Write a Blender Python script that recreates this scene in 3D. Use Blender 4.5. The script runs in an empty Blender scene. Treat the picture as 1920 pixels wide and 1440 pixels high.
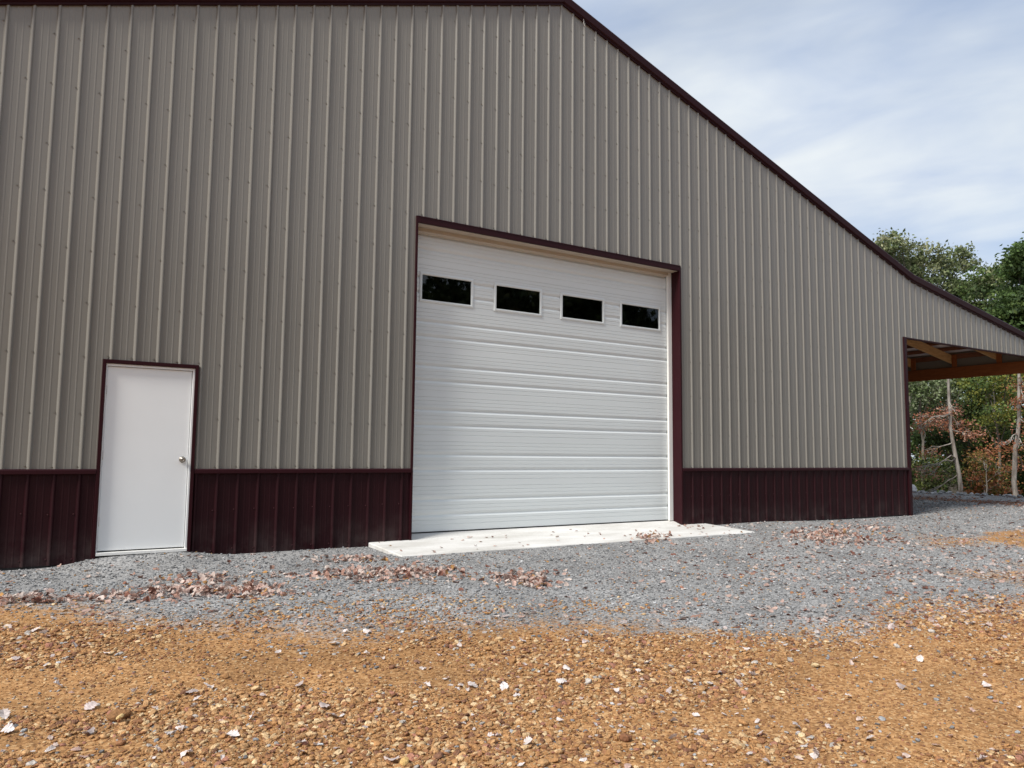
import bpy, bmesh, math, random
import numpy as np
from mathutils import Vector, Matrix, Euler

random.seed(7)
rng = np.random.default_rng(11)
scene = bpy.context.scene
COL = scene.collection

# ------------------------------------------------------------------ camera
CAM = np.array([0.4787, -9.1862, 1.2123])
YAW, PITCH, ROLL, FPX = 0.56094, 0.09136, 0.01032, 1422.95
_f = np.array([math.sin(YAW) * math.cos(PITCH), math.cos(YAW) * math.cos(PITCH), math.sin(PITCH)])
_r = np.array([math.cos(YAW), -math.sin(YAW), 0.0])
_u = np.cross(_r, _f)
_c, _s = math.cos(ROLL), math.sin(ROLL)
RIGHT, UP, FWD = _c * _r + _s * _u, -_s * _r + _c * _u, _f
cam_data = bpy.data.cameras.new("camera")
cam = bpy.data.objects.new("camera", cam_data)
COL.objects.link(cam)
cam_data.sensor_fit = 'HORIZONTAL'
cam_data.sensor_width = 36.0
cam_data.lens = FPX / 1920 * 36.0
cam_data.clip_start = 0.05
cam_data.clip_end = 2000
mw = Matrix.Identity(4)
for i in range(3):
    mw[i][0], mw[i][1], mw[i][2], mw[i][3] = RIGHT[i], UP[i], -FWD[i], CAM[i]
cam.matrix_world = mw
scene.camera = cam

# ------------------------------------------------------------------ light
SUN_DIR = Vector((-0.66, -0.16, 0.73)).normalized()      # towards the sun: high, from the left
SUN_EL = math.asin(SUN_DIR.z)
SUN_AZ = math.atan2(SUN_DIR.x, SUN_DIR.y)
world = bpy.data.worlds.new("World")
scene.world = world
world.use_nodes = True
wn, wl = world.node_tree.nodes, world.node_tree.links
wn.clear()
out = wn.new('ShaderNodeOutputWorld')
sky = wn.new('ShaderNodeTexSky')
sky.sky_type = 'NISHITA'
sky.sun_disc = False
sky.sun_elevation = SUN_EL
sky.sun_rotation = SUN_AZ
sky.air_density = 1.0
sky.dust_density = 1.0
bg1 = wn.new('ShaderNodeBackground')
bg1.inputs['Strength'].default_value = 0.10
wl.new(sky.outputs[0], bg1.inputs['Color'])
bg2 = wn.new('ShaderNodeBackground')                        # thin high cloud
bg2.inputs['Strength'].default_value = 0.63
tc = wn.new('ShaderNodeTexCoord')
sep = wn.new('ShaderNodeSeparateXYZ')
wl.new(tc.outputs['Generated'], sep.inputs[0])
zp = wn.new('ShaderNodeMath'); zp.operation = 'MAXIMUM'; zp.inputs[1].default_value = 0.0
wl.new(sep.outputs['Z'], zp.inputs[0])
za = wn.new('ShaderNodeMath'); za.operation = 'ADD'; za.inputs[1].default_value = 0.22
wl.new(zp.outputs[0], za.inputs[0])
dx = wn.new('ShaderNodeMath'); dx.operation = 'DIVIDE'
dy = wn.new('ShaderNodeMath'); dy.operation = 'DIVIDE'
wl.new(sep.outputs['X'], dx.inputs[0]); wl.new(za.outputs[0], dx.inputs[1])
wl.new(sep.outputs['Y'], dy.inputs[0]); wl.new(za.outputs[0], dy.inputs[1])
cmb = wn.new('ShaderNodeCombineXYZ')
wl.new(dx.outputs[0], cmb.inputs[0]); wl.new(dy.outputs[0], cmb.inputs[1])
mp = wn.new('ShaderNodeMapping')
mp.inputs['Scale'].default_value = (0.75, 1.35, 1)
mpr = wn.new('ShaderNodeMapping')
mpr.inputs['Rotation'].default_value = (0, 0, math.radians(-118))
wl.new(cmb.outputs[0], mpr.inputs[0])
wl.new(mpr.outputs[0], mp.inputs[0])
n1 = wn.new('ShaderNodeTexNoise')
n1.inputs['Scale'].default_value = 0.95
n1.inputs['Detail'].default_value = 5
n1.inputs['Roughness'].default_value = 0.5
n1.inputs['Distortion'].default_value = 0.5
wl.new(mp.outputs[0], n1.inputs['Vector'])
r1 = wn.new('ShaderNodeValToRGB')
r1.color_ramp.elements[0].position = 0.38; r1.color_ramp.elements[0].color = (0.60, 0.60, 0.60, 1)
r1.color_ramp.elements[1].position = 0.60; r1.color_ramp.elements[1].color = (1, 1, 1, 1)
wl.new(n1.outputs['Fac'], r1.inputs[0])
r2 = wn.new('ShaderNodeValToRGB')                            # thin grey-blue to white cloud
r2.color_ramp.elements[0].position = 0.40; r2.color_ramp.elements[0].color = (0.61, 0.71, 0.89, 1)
r2.color_ramp.elements[1].position = 0.62; r2.color_ramp.elements[1].color = (0.93, 0.98, 1.0, 1)
n2 = wn.new('ShaderNodeTexNoise')
n2.inputs['Scale'].default_value = 2.6
n2.inputs['Detail'].default_value = 6
n2.inputs['Roughness'].default_value = 0.52
n2.inputs['Distortion'].default_value = 0.6
wl.new(mp.outputs[0], n2.inputs['Vector'])
mxn = wn.new('ShaderNodeMath'); mxn.operation = 'MULTIPLY_ADD'
mxn.inputs[1].default_value = 0.5
hf = wn.new('ShaderNodeMath'); hf.operation = 'MULTIPLY'; hf.inputs[1].default_value = 0.5
wl.new(n1.outputs['Fac'], hf.inputs[0])
wl.new(n2.outputs['Fac'], mxn.inputs[0]); wl.new(hf.outputs[0], mxn.inputs[2])
wl.new(mxn.outputs[0], r2.inputs[0])
wl.new(r2.outputs[0], bg2.inputs['Color'])
mxs = wn.new('ShaderNodeMixShader')
wl.new(r1.outputs[0], mxs.inputs[0])
wl.new(bg1.outputs[0], mxs.inputs[1]); wl.new(bg2.outputs[0], mxs.inputs[2])
wl.new(mxs.outputs[0], out.inputs[0])

sun_data = bpy.data.lights.new("sun", 'SUN')
sun_data.energy = 3.2
sun_data.angle = math.radians(14)
sun_data.color = (1.0, 0.95, 0.87)
sun = bpy.data.objects.new("sun", sun_data)
COL.objects.link(sun)
sun.rotation_euler = SUN_DIR.to_track_quat('Z', 'Y').to_euler()
sun.location = (-20, -10, 30)

vs = scene.view_settings
vs.view_transform = 'Standard'
vs.look = 'None'
vs.gamma = 1.0
vs.use_curve_mapping = False
vs.exposure = 0.6
scene.render.filter_size = 1.15

# ------------------------------------------------------------------ helpers
def ray(px, py):
    return RIGHT * (px - 960) / FPX - UP * (py - 720) / FPX + FWD

def at_depth(px, py, d):
    return CAM + d * ray(px, py)

def project(X):
    q = X - CAM
    w = q @ FWD
    return 960 + FPX * (q @ RIGHT) / w, 720 - FPX * (q @ UP) / w, w

def tag(o, label=None, cat=None, group=None, kind=None):
    if label: o['label'] = label
    if cat: o['category'] = cat
    if group: o['group'] = group
    if kind: o['kind'] = kind
    return o

def empty(name, loc=(0, 0, 0)):
    o = bpy.data.objects.new(name, None)
    o.location = loc
    o.empty_display_size = 0.2
    COL.objects.link(o)
    return o

def mesh_obj(name, verts, faces, material, parent=None, smooth=False, local_to=None):
    me = bpy.data.meshes.new(name)
    me.from_pydata([tuple(map(float, v)) for v in verts], [], faces)
    if material: me.materials.append(material)
    if smooth:
        for pl in me.polygons: pl.use_smooth = True
    me.update()
    o = bpy.data.objects.new(name, me)
    COL.objects.link(o)
    if parent: o.parent = parent
    return o

class MB:
    """collects boxes, prisms, tubes into one mesh"""
    def __init__(self): self.v, self.f = [], []
    def box(self, x0, x1, y0, y1, z0, z1):
        b = len(self.v)
        self.v += [(x0, y0, z0), (x1, y0, z0), (x1, y1, z0), (x0, y1, z0), (x0, y0, z1), (x1, y0, z1), (x1, y1, z1), (x0, y1, z1)]
        self.f += [tuple(b + i for i in q) for q in ((0, 3, 2, 1), (4, 5, 6, 7), (0, 1, 5, 4), (1, 2, 6, 5), (2, 3, 7, 6), (3, 0, 4, 7))]
        return self
    def hexa(self, pts):
        b = len(self.v)
        self.v += [tuple(p) for p in pts]
        self.f += [tuple(b + i for i in q) for q in ((0, 3, 2, 1), (4, 5, 6, 7), (0, 1, 5, 4), (1, 2, 6, 5), (2, 3, 7, 6), (3, 0, 4, 7))]
        return self
    def sweep(self, prof_a, prof_b, closed=True):
        b = len(self.v); n = len(prof_a)
        self.v += [tuple(p) for p in prof_a] + [tuple(p) for p in prof_b]
        for i in range(n if closed else n - 1):
            j = (i + 1) % n
            self.f.append((b + i, b + j, b + n + j, b + n + i))
        if closed:
            self.f.append(tuple(b + i for i in reversed(range(n))))
            self.f.append(tuple(b + n + i for i in range(n)))
        return self
    def tube(self, pts, radii, n=6):
        b = len(self.v)
        pts = [Vector(p) for p in pts]
        for i, p in enumerate(pts):
            d = (pts[min(i + 1, len(pts) - 1)] - pts[max(i - 1, 0)])
            d = d.normalized() if d.length > 1e-9 else Vector((0, 0, 1))
            a = d.cross(Vector((0.31, 0.87, 0.12))).normalized()
            c = d.cross(a)
            for k in range(n):
                t = 2 * math.pi * k / n
                q = p + (a * math.cos(t) + c * math.sin(t)) * radii[i]
                self.v.append((q.x, q.y, q.z))
        for i in range(len(pts) - 1):
            for k in range(n):
                j = (k + 1) % n
                self.f.append((b + i * n + k, b + i * n + j, b + (i + 1) * n + j, b + (i + 1) * n + k))
        self.f.append(tuple(b + k for k in reversed(range(n))))
        self.f.append(tuple(b + (len(pts) - 1) * n + k for k in range(n)))
        return self
    def build(self, name, material, parent=None, smooth=False, bevel=0.0):
        o = mesh_obj(name, self.v, self.f, material, parent, smooth)
        bm = bmesh.new(); bm.from_mesh(o.data)
        bmesh.ops.recalc_face_normals(bm, faces=bm.faces)
        bm.to_mesh(o.data); bm.free()
        if bevel:
            m = o.modifiers.new("bevel", 'BEVEL'); m.width = bevel; m.segments = 2; m.limit_method = 'ANGLE'
        return o

def lat_noise(x, y, seed=0):
    """smooth 2-D value noise in 0..1 (vectorised)"""
    x = np.asarray(x, float); y = np.asarray(y, float)
    xi = np.floor(x).astype(np.int64); yi = np.floor(y).astype(np.int64)
    fx = x - xi; fy = y - yi
    fx = fx * fx * (3 - 2 * fx); fy = fy * fy * (3 - 2 * fy)
    def h(a, b):
        n = (a * 374761393 + b * 668265263 + seed * 1442695041) & 0x7fffffff
        n = ((n ^ (n >> 13)) * 1274126177) & 0x7fffffff
        return ((n ^ (n >> 16)) & 0xffff) / 65535.0
    return (h(xi, yi) * (1 - fx) + h(xi + 1, yi) * fx) * (1 - fy) + (h(xi, yi + 1) * (1 - fx) + h(xi + 1, yi + 1) * fx) * fy

def fbm(x, y, seed=0, o=4):
    s, a, t = 0, 1.0, 0
    for k in range(o):
        s = s + a * lat_noise(x * 2 ** k + 17.3 * k, y * 2 ** k - 9.1 * k, seed + k); t += a; a *= 0.5
    return s / t

def sstep(t): 
    t = np.clip(t, 0, 1); return t * t * (3 - 2 * t)

# ------------------------------------------------------------------ materials
def new_mat(name):
    m = bpy.data.materials.new(name); m.use_nodes = True
    nt = m.node_tree
    return m, nt.nodes, nt.links, nt.nodes['Principled BSDF']

def paint(name, col, rough=0.35, spec=0.5, metallic=0.0, bump=0.0, bscale=(1, 1, 1), nscale=4.0, var=0.06, coat=0.0, dirt=None, bdist=0.01):
    m, n, l, b = new_mat(name)
    b.inputs['Roughness'].default_value = rough
    b.inputs['Metallic'].default_value = metallic
    b.inputs['Specular IOR Level'].default_value = spec
    b.inputs['Coat Weight'].default_value = coat
    tc = n.new('ShaderNodeTexCoord')
    mp = n.new('ShaderNodeMapping'); mp.inputs['Scale'].default_value = bscale
    l.new(tc.outputs['Object'], mp.inputs[0])
    no = n.new('ShaderNodeTexNoise'); no.inputs['Scale'].default_value = nscale; no.inputs['Detail'].default_value = 6
    l.new(mp.outputs[0], no.inputs['Vector'])
    rp = n.new('ShaderNodeValToRGB')
    rp.color_ramp.elements[0].position = 0.3; rp.color_ramp.elements[1].position = 0.7
    rp.color_ramp.elements[0].color = tuple(c * (1 - var) for c in col) + (1,)
    rp.color_ramp.elements[1].color = tuple(min(1, c * (1 + var)) for c in col) + (1,)
    l.new(no.outputs['Fac'], rp.inputs[0])
    last = rp.outputs[0]
    if dirt:                                  # splashed dust with its own colour, patchy, low on the sheet
        dcol, z0, z1, amt = dirt
        sp = n.new('ShaderNodeSeparateXYZ'); l.new(tc.outputs['Object'], sp.inputs[0])
        mr = n.new('ShaderNodeMapRange'); mr.inputs[1].default_value = z1; mr.inputs[2].default_value = z0
        mr.inputs[3].default_value = 0; mr.inputs[4].default_value = 1
        l.new(sp.outputs['Z'], mr.inputs[0])
        nd = n.new('ShaderNodeTexNoise'); nd.inputs['Scale'].default_value = 3.0; nd.inputs['Detail'].default_value = 8; nd.inputs['Roughness'].default_value = 0.7
        l.new(tc.outputs['Object'], nd.inputs['Vector'])
        rd = n.new('ShaderNodeValToRGB'); rd.color_ramp.elements[0].position = 0.42; rd.color_ramp.elements[1].position = 0.75
        l.new(nd.outputs['Fac'], rd.inputs[0])
        mu = n.new('ShaderNodeMath'); mu.operation = 'MULTIPLY'; l.new(mr.outputs[0], mu.inputs[0]); l.new(rd.outputs[0], mu.inputs[1])
        mu2 = n.new('ShaderNodeMath'); mu2.operation = 'MULTIPLY'; mu2.inputs[1].default_value = amt; l.new(mu.outputs[0], mu2.inputs[0])
        mx = n.new('ShaderNodeMixRGB'); mx.inputs[2].default_value = tuple(dcol) + (1,)
        l.new(mu2.outputs[0], mx.inputs[0]); l.new(last, mx.inputs[1]); last = mx.outputs[0]
    l.new(last, b.inputs['Base Color'])
    if bump:
        bp = n.new('ShaderNodeBump'); bp.inputs['Strength'].default_value = bump; bp.inputs['Distance'].default_value = bdist
        l.new(no.outputs['Fac'], bp.inputs['Height']); l.new(bp.outputs[0], b.inputs['Normal'])
    return m

def wood(name, c0, c1, axis='x', rough=0.7, scale=6):
    m, n, l, b = new_mat(name)
    b.inputs['Roughness'].default_value = rough
    b.inputs['Specular IOR Level'].default_value = 0.3
    tc = n.new('ShaderNodeTexCoord'); mp = n.new('ShaderNodeMapping')
    sc = [6, 6, 6]; sc['xyz'.index(axis)] = 0.6
    mp.inputs['Scale'].default_value = sc
    l.new(tc.outputs['Object'], mp.inputs[0])
    no = n.new('ShaderNodeTexNoise'); no.inputs['Scale'].default_value = scale; no.inputs['Detail'].default_value = 7; no.inputs['Distortion'].default_value = 1.2
    l.new(mp.outputs[0], no.inputs['Vector'])
    rp = n.new('ShaderNodeValToRGB'); rp.color_ramp.elements[0].position = 0.3; rp.color_ramp.elements[1].position = 0.7
    rp.color_ramp.elements[0].color = c0 + (1,); rp.color_ramp.elements[1].color = c1 + (1,)
    l.new(no.outputs['Fac'], rp.inputs[0]); l.new(rp.outputs[0], b.inputs['Base Color'])
    bp = n.new('ShaderNodeBump'); bp.inputs['Strength'].default_value = 0.3; bp.inputs['Distance'].default_value = 0.004
    l.new(no.outputs['Fac'], bp.inputs['Height']); l.new(bp.outputs[0], b.inputs['Normal'])
    return m

M_TAUPE = paint("taupe_siding_paint", (0.206, 0.196, 0.176), rough=0.25, spec=0.5, bump=0.16, bscale=(2.2, 1, 0.35), nscale=2.0, var=0.035, bdist=0.006)
M_MAROON = paint("maroon_siding_paint", (0.019, 0.003, 0.005), rough=0.5, spec=0.18, bump=0.12, bscale=(2.2, 1, 0.4), nscale=2.0, var=0.08, dirt=((0.16, 0.14, 0.13), 0.0, 0.45, 0.32), bdist=0.006)
M_TRIM = paint("maroon_trim_paint", (0.025, 0.0045, 0.007), rough=0.45, spec=0.16, bump=0.1, nscale=1.5, var=0.08, bdist=0.006)
M_DOORWHITE = paint("white_door_paint", (0.78, 0.795, 0.80), rough=0.40, spec=0.4, bump=0.10, nscale=3.0, var=0.015, bdist=0.004, dirt=((0.55, 0.52, 0.47), 0.1, 0.7, 0.22))
M_SECTION = paint("white_ribbed_steel", (0.66, 0.695, 0.70), rough=0.36, spec=0.5, bump=0.12, bscale=(0.25, 1, 2.2), nscale=3.0, var=0.02, bdist=0.004)
M_VINYL = paint("white_vinyl", (0.78, 0.77, 0.74), rough=0.4, var=0.02)
M_SHADEDVINYL = paint("shaded_vinyl", (0.46, 0.40, 0.33), rough=0.45, var=0.03)  # white vinyl toned down to tan, shade under the header put into the colour
M_KNOB = paint("satin_nickel", (0.36, 0.32, 0.27), rough=0.22, metallic=1.0, var=0.05)
M_SCREW = paint("taupe_screw_paint", (0.15, 0.14, 0.125), rough=0.4, var=0.1)
M_SCREWM = paint("maroon_screw_paint", (0.05, 0.014, 0.018), rough=0.4, var=0.1)
M_RUBBER = paint("black_rubber", (0.015, 0.015, 0.015), rough=0.7, var=0.2)
M_ROOFUNDER = paint("roof_underside_primer", (0.72, 0.66, 0.66), rough=0.5, var=0.05)
M_RAFTER = wood("yellow_pine_rafter", (0.34, 0.20, 0.085), (0.55, 0.36, 0.17), 'x')
M_BEAM = wood("treated_red_beam", (0.19, 0.058, 0.016), (0.30, 0.10, 0.03), 'y')
M_PURLIN = wood("brown_purlin", (0.14, 0.055, 0.03), (0.24, 0.10, 0.055), 'y')
M_INSIDE = paint("dark_interior", (0.12, 0.11, 0.10), rough=0.8, var=0.1)
M_BLACKGAP = paint("base_gap_strip", (0.02, 0.018, 0.018), rough=0.6, var=0.1)

def concrete_mat():
    m, n, l, b = new_mat("fresh_concrete")
    b.inputs['Roughness'].default_value = 0.8; b.inputs['Specular IOR Level'].default_value = 0.25
    tc = n.new('ShaderNodeTexCoord')
    mp = n.new('ShaderNodeMapping'); mp.inputs['Scale'].default_value = (0.5, 1.6, 1); l.new(tc.outputs['Object'], mp.inputs[0])
    a = n.new('ShaderNodeTexNoise'); a.inputs['Scale'].default_value = 1.6; a.inputs['Detail'].default_value = 8; a.inputs['Roughness'].default_value = 0.65
    l.new(mp.outputs[0], a.inputs['Vector'])
    r = n.new('ShaderNodeValToRGB'); r.color_ramp.elements[0].position = 0.3; r.color_ramp.elements[1].position = 0.62
    r.color_ramp.elements[0].color = (0.46, 0.445, 0.415, 1); r.color_ramp.elements[1].color = (0.66, 0.655, 0.64, 1)
    l.new(a.outputs['Fac'], r.inputs[0])
    f = n.new('ShaderNodeTexNoise'); f.inputs['Scale'].default_value = 45; f.inputs['Detail'].default_value = 3
    l.new(tc.outputs['Object'], f.inputs['Vector'])
    mx = n.new('ShaderNodeMixRGB'); mx.blend_type = 'OVERLAY'; mx.inputs[0].default_value = 0.18
    l.new(r.outputs[0], mx.inputs[1]); l.new(f.outputs['Fac'], mx.inputs[2]); l.new(mx.outputs[0], b.inputs['Base Color'])
    bp = n.new('ShaderNodeBump'); bp.inputs['Strength'].default_value = 0.25; bp.inputs['Distance'].default_value = 0.003
    l.new(f.outputs['Fac'], bp.inputs['Height']); l.new(bp.outputs[0], b.inputs['Normal'])
    return m
M_CONC = concrete_mat()

def glass_mat():
    m, n, l, b = new_mat("window_glass")
    n.remove(b)
    o = n['Material Output']
    fr = n.new('ShaderNodeFresnel'); fr.inputs[0].default_value = 1.5
    tr = n.new('ShaderNodeBsdfTransparent'); tr.inputs[0].default_value = (0.5, 0.52, 0.52, 1)
    gl = n.new('ShaderNodeBsdfGlossy'); gl.inputs['Roughness'].default_value = 0.02
    mx = n.new('ShaderNodeMixShader')
    l.new(fr.outputs[0], mx.inputs[0]); l.new(tr.outputs[0], mx.inputs[1]); l.new(gl.outputs[0], mx.inputs[2]); l.new(mx.outputs[0], o.inputs[0])
    return m
M_GLASS = glass_mat()

def ground_mat():
    m, n, l, b = new_mat("yard_ground")
    b.inputs['Roughness'].default_value = 0.92; b.inputs['Specular IOR Level'].default_value = 0.15
    tc = n.new('ShaderNodeTexCoord')
    def ramp(src, cols):
        r = n.new('ShaderNodeValToRGB'); els = r.color_ramp.elements
        while len(els) < len(cols): els.new(0.5)
        for e, (p, c) in zip(els, cols): e.position = p; e.color = c + (1,)
        l.new(src, r.inputs[0]); return r.outputs[0]
    def noise(s, d=6, rgh=0.6):
        x = n.new('ShaderNodeTexNoise'); x.inputs['Scale'].default_value = s; x.inputs['Detail'].default_value = d; x.inputs['Roughness'].default_value = rgh
        l.new(tc.outputs['Object'], x.inputs['Vector']); return x.outputs['Fac']
    vor = n.new('ShaderNodeTexVoronoi'); vor.inputs['Scale'].default_value = 60
    l.new(tc.outputs['Object'], vor.inputs['Vector'])
    fine = noise(75, 5, 0.75)
    sepc = n.new('ShaderNodeSeparateColor'); l.new(vor.outputs['Color'], sepc.inputs[0])
    mixf = n.new('ShaderNodeMixRGB'); mixf.inputs[0].default_value = 0.5
    l.new(fine, mixf.inputs[1]); l.new(sepc.outputs[0], mixf.inputs[2])
    org = ramp(mixf.outputs[0], [(0.2, (0.18, 0.092, 0.040)), (0.45, (0.325, 0.170, 0.070)), (0.65, (0.43, 0.238, 0.104)), (0.9, (0.54, 0.39, 0.22))])
    gry = ramp(mixf.outputs[0], [(0.2, (0.12, 0.118, 0.118)), (0.45, (0.235, 0.233, 0.232)), (0.65, (0.32, 0.318, 0.316)), (0.92, (0.45, 0.445, 0.44))])
    lit = ramp(noise(9, 9, 0.75), [(0.25, (0.03, 0.018, 0.01)), (0.45, (0.11, 0.055, 0.028)), (0.58, (0.20, 0.09, 0.05)), (0.8, (0.28, 0.18, 0.12))])
    def attr(nm):
        a = n.new('ShaderNodeAttribute'); a.attribute_name = nm; return a.outputs['Fac']
    # break the border up with pebble-sized noise
    def grain(at, s, w):
        x = noise(s, 7, 0.8)
        sb = n.new('ShaderNodeMath'); sb.operation = 'SUBTRACT'; sb.inputs[1].default_value = 0.5; l.new(x, sb.inputs[0])
        ma = n.new('ShaderNodeMath'); ma.operation = 'MULTIPLY_ADD'; ma.inputs[1].default_value = w; l.new(sb.outputs[0], ma.inputs[0]); l.new(at, ma.inputs[2])
        mr = n.new('ShaderNodeMapRange'); mr.inputs[1].default_value = 0.3; mr.inputs[2].default_value = 0.7; l.new(ma.outputs[0], mr.inputs[0])
        return mr.outputs[0]
    m1 = n.new('ShaderNodeMixRGB'); l.new(grain(attr('orange'), 10, 2.0), m1.inputs[0]); l.new(gry, m1.inputs[1]); l.new(org, m1.inputs[2])
    m2 = n.new('ShaderNodeMixRGB'); l.new(grain(attr('litter'), 6, 1.6), m2.inputs[0]); l.new(m1.outputs[0], m2.inputs[1]); l.new(lit, m2.inputs[2])
    big = noise(1.1, 5, 0.6)
    mvb = n.new('ShaderNodeMapRange'); mvb.inputs[1].default_value = 0.3; mvb.inputs[2].default_value = 0.7
    mvb.inputs[3].default_value = 0.78; mvb.inputs[4].default_value = 1.25; l.new(big, mvb.inputs[0])
    mb = n.new('ShaderNodeMixRGB'); mb.blend_type = 'MULTIPLY'; mb.inputs[0].default_value = 1.0
    l.new(m2.outputs[0], mb.inputs[1]); l.new(mvb.outputs[0], mb.inputs[2])
    l.new(mb.outputs[0], b.inputs['Base Color'])
    bp = n.new('ShaderNodeBump'); bp.inputs['Strength'].default_value = 0.9; bp.inputs['Distance'].default_value = 0.012
    l.new(mixf.outputs[0], bp.inputs['Height']); l.new(bp.outputs[0], b.inputs['Normal'])
    return m
M_GROUND = ground_mat()

def inst_mat(name, rough=0.85, attr_type='INSTANCER', transl=0.0, bump=0.0, nscale=60, var=0.35):
    m, n, l, b = new_mat(name)
    b.inputs['Roughness'].default_value = rough; b.inputs['Specular IOR Level'].default_value = 0.25
    a = n.new('ShaderNodeAttribute'); a.attribute_type = attr_type; a.attribute_name = 'tint'
    tc = n.new('ShaderNodeTexCoord')
    no = n.new('ShaderNodeTexNoise'); no.inputs['Scale'].default_value = nscale; no.inputs['Detail'].default_value = 4
    l.new(tc.outputs['Object'], no.inputs['Vector'])
    mv = n.new('ShaderNodeMapRange'); mv.inputs[1].default_value = 0.25; mv.inputs[2].default_value = 0.75
    mv.inputs[3].default_value = 1 - var; mv.inputs[4].default_value = 1 + var
    l.new(no.outputs['Fac'], mv.inputs[0])
    mx = n.new('ShaderNodeMixRGB'); mx.blend_type = 'MULTIPLY'; mx.inputs[0].default_value = 1.0
    l.new(a.outputs['Color'], mx.inputs[1]); l.new(mv.outputs[0], mx.inputs[2])
    l.new(mx.outputs[0], b.inputs['Base Color'])
    if bump:
        bp = n.new('ShaderNodeBump'); bp.inputs['Strength'].default_value = bump; bp.inputs['Distance'].default_value = 0.1
        l.new(no.outputs['Fac'], bp.inputs['Height']); l.new(bp.outputs[0], b.inputs['Normal'])
    if transl:
        t = n.new('ShaderNodeBsdfTranslucent'); l.new(mx.outputs[0], t.inputs[0])
        ms = n.new('ShaderNodeMixShader'); ms.inputs[0].default_value = transl
        l.new(b.outputs[0], ms.inputs[1]); l.new(t.outputs[0], ms.inputs[2]); l.new(ms.outputs[0], n['Material Output'].inputs[0])
    return m
M_STONE_I = inst_mat("gravel_stone", bump=0.5, nscale=3)
M_LEAF_I = inst_mat("dry_leaf_scatter", rough=0.8, transl=0.2, nscale=3)
M_FOLIAGE = inst_mat("tree_foliage", rough=0.65, attr_type='GEOMETRY', transl=0.35, nscale=1.2, var=0.25)
M_STONE_O = inst_mat("stone_surface", attr_type='OBJECT', bump=0.4, nscale=4)
M_LEAF_O = inst_mat("dry_leaf", rough=0.8, attr_type='OBJECT', transl=0.2, nscale=4)

def bark(name, c0, c1):
    m, n, l, b = new_mat(name)
    b.inputs['Roughness'].default_value = 0.9; b.inputs['Specular IOR Level'].default_value = 0.1
    tc = n.new('ShaderNodeTexCoord'); mp = n.new('ShaderNodeMapping'); mp.inputs['Scale'].default_value = (3, 3, 0.8); l.new(tc.outputs['Object'], mp.inputs[0])
    no = n.new('ShaderNodeTexNoise'); no.inputs['Scale'].default_value = 3.0; no.inputs['Detail'].default_value = 8; no.inputs['Roughness'].default_value = 0.7
    l.new(mp.outputs[0], no.inputs['Vector'])
    rp = n.new('ShaderNodeValToRGB'); rp.color_ramp.elements[0].position = 0.35; rp.color_ramp.elements[1].position = 0.65
    rp.color_ramp.elements[0].color = c0 + (1,); rp.color_ramp.elements[1].color = c1 + (1,)
    l.new(no.outputs['Fac'], rp.inputs[0]); l.new(rp.outputs[0], b.inputs['Base Color'])
    bp = n.new('ShaderNodeBump'); bp.inputs['Strength'].default_value = 0.6; bp.inputs['Distance'].default_value = 0.02
    l.new(no.outputs['Fac'], bp.inputs['Height']); l.new(bp.outputs[0], b.inputs['Normal'])
    return m
M_BARKPALE = bark("pale_bark", (0.17, 0.145, 0.125), (0.40, 0.375, 0.34))
M_BARKGREY = bark("grey_bark", (0.10, 0.09, 0.075), (0.24, 0.22, 0.19))

# ------------------------------------------------------------------ ground
EDGE_X = 24.9
def ground_z(x, y):
    x = np.asarray(x, float); y = np.asarray(y, float)
    z = -0.034 * np.maximum(0, -y - 1.0)
    z = np.maximum(z, -0.6)
    # gravel heaped up to the entry door sill
    z = z + 0.085 * np.exp(-((x - 1.56) / 0.68) ** 4) * np.exp(-(np.minimum(y + 0.05, 0) / 0.55) ** 2)
    # fill beside and behind the concrete apron
    z = z + 0.03 * np.exp(-((x - 3.2) / 1.3) ** 4) * np.exp(-(np.minimum(y, 0) / 0.5) ** 2)
    z = z + 0.05 * np.exp(-((x - 11.2) / 1.6) ** 2) * np.exp(-(np.minimum(y, 0) / 0.6) ** 2)
    z = z + 0.06 * (fbm(x * 0.35, y * 0.35, 3, 3) - 0.5) * sstep((-y - 0.2) / 1.5)
    z = z + 0.035 * (fbm(x * 1.6, y * 1.6, 5, 3) - 0.5) * sstep((-y - 0.1) / 0.8)
    z = z + 0.020 * np.exp(-(np.maximum(np.abs(x - 7.12) - 3.0, 0) / 0.35) ** 2) * np.exp(-((y + 1.1) / 0.5) ** 2)
    # inside and under the building
    z = np.where((y > 0.3) & (x < 16.1), np.minimum(z, 0.0), z)
    # low berm at the edge of the fill, then a bank falling into the woods
    e = x - EDGE_X - 0.6 * (fbm(x * 0.0, y * 0.4, 8, 3) - 0.5)
    z = z + 0.10 * np.exp(-(e / 0.7) ** 2) + 0.03 * (fbm(x * 3, y * 3, 9, 2) - 0.5) * np.exp(-(e / 1.0) ** 2)
    z = z - np.clip((e - 0.5) * 0.28, 0, 2.2)
    return z

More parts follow.
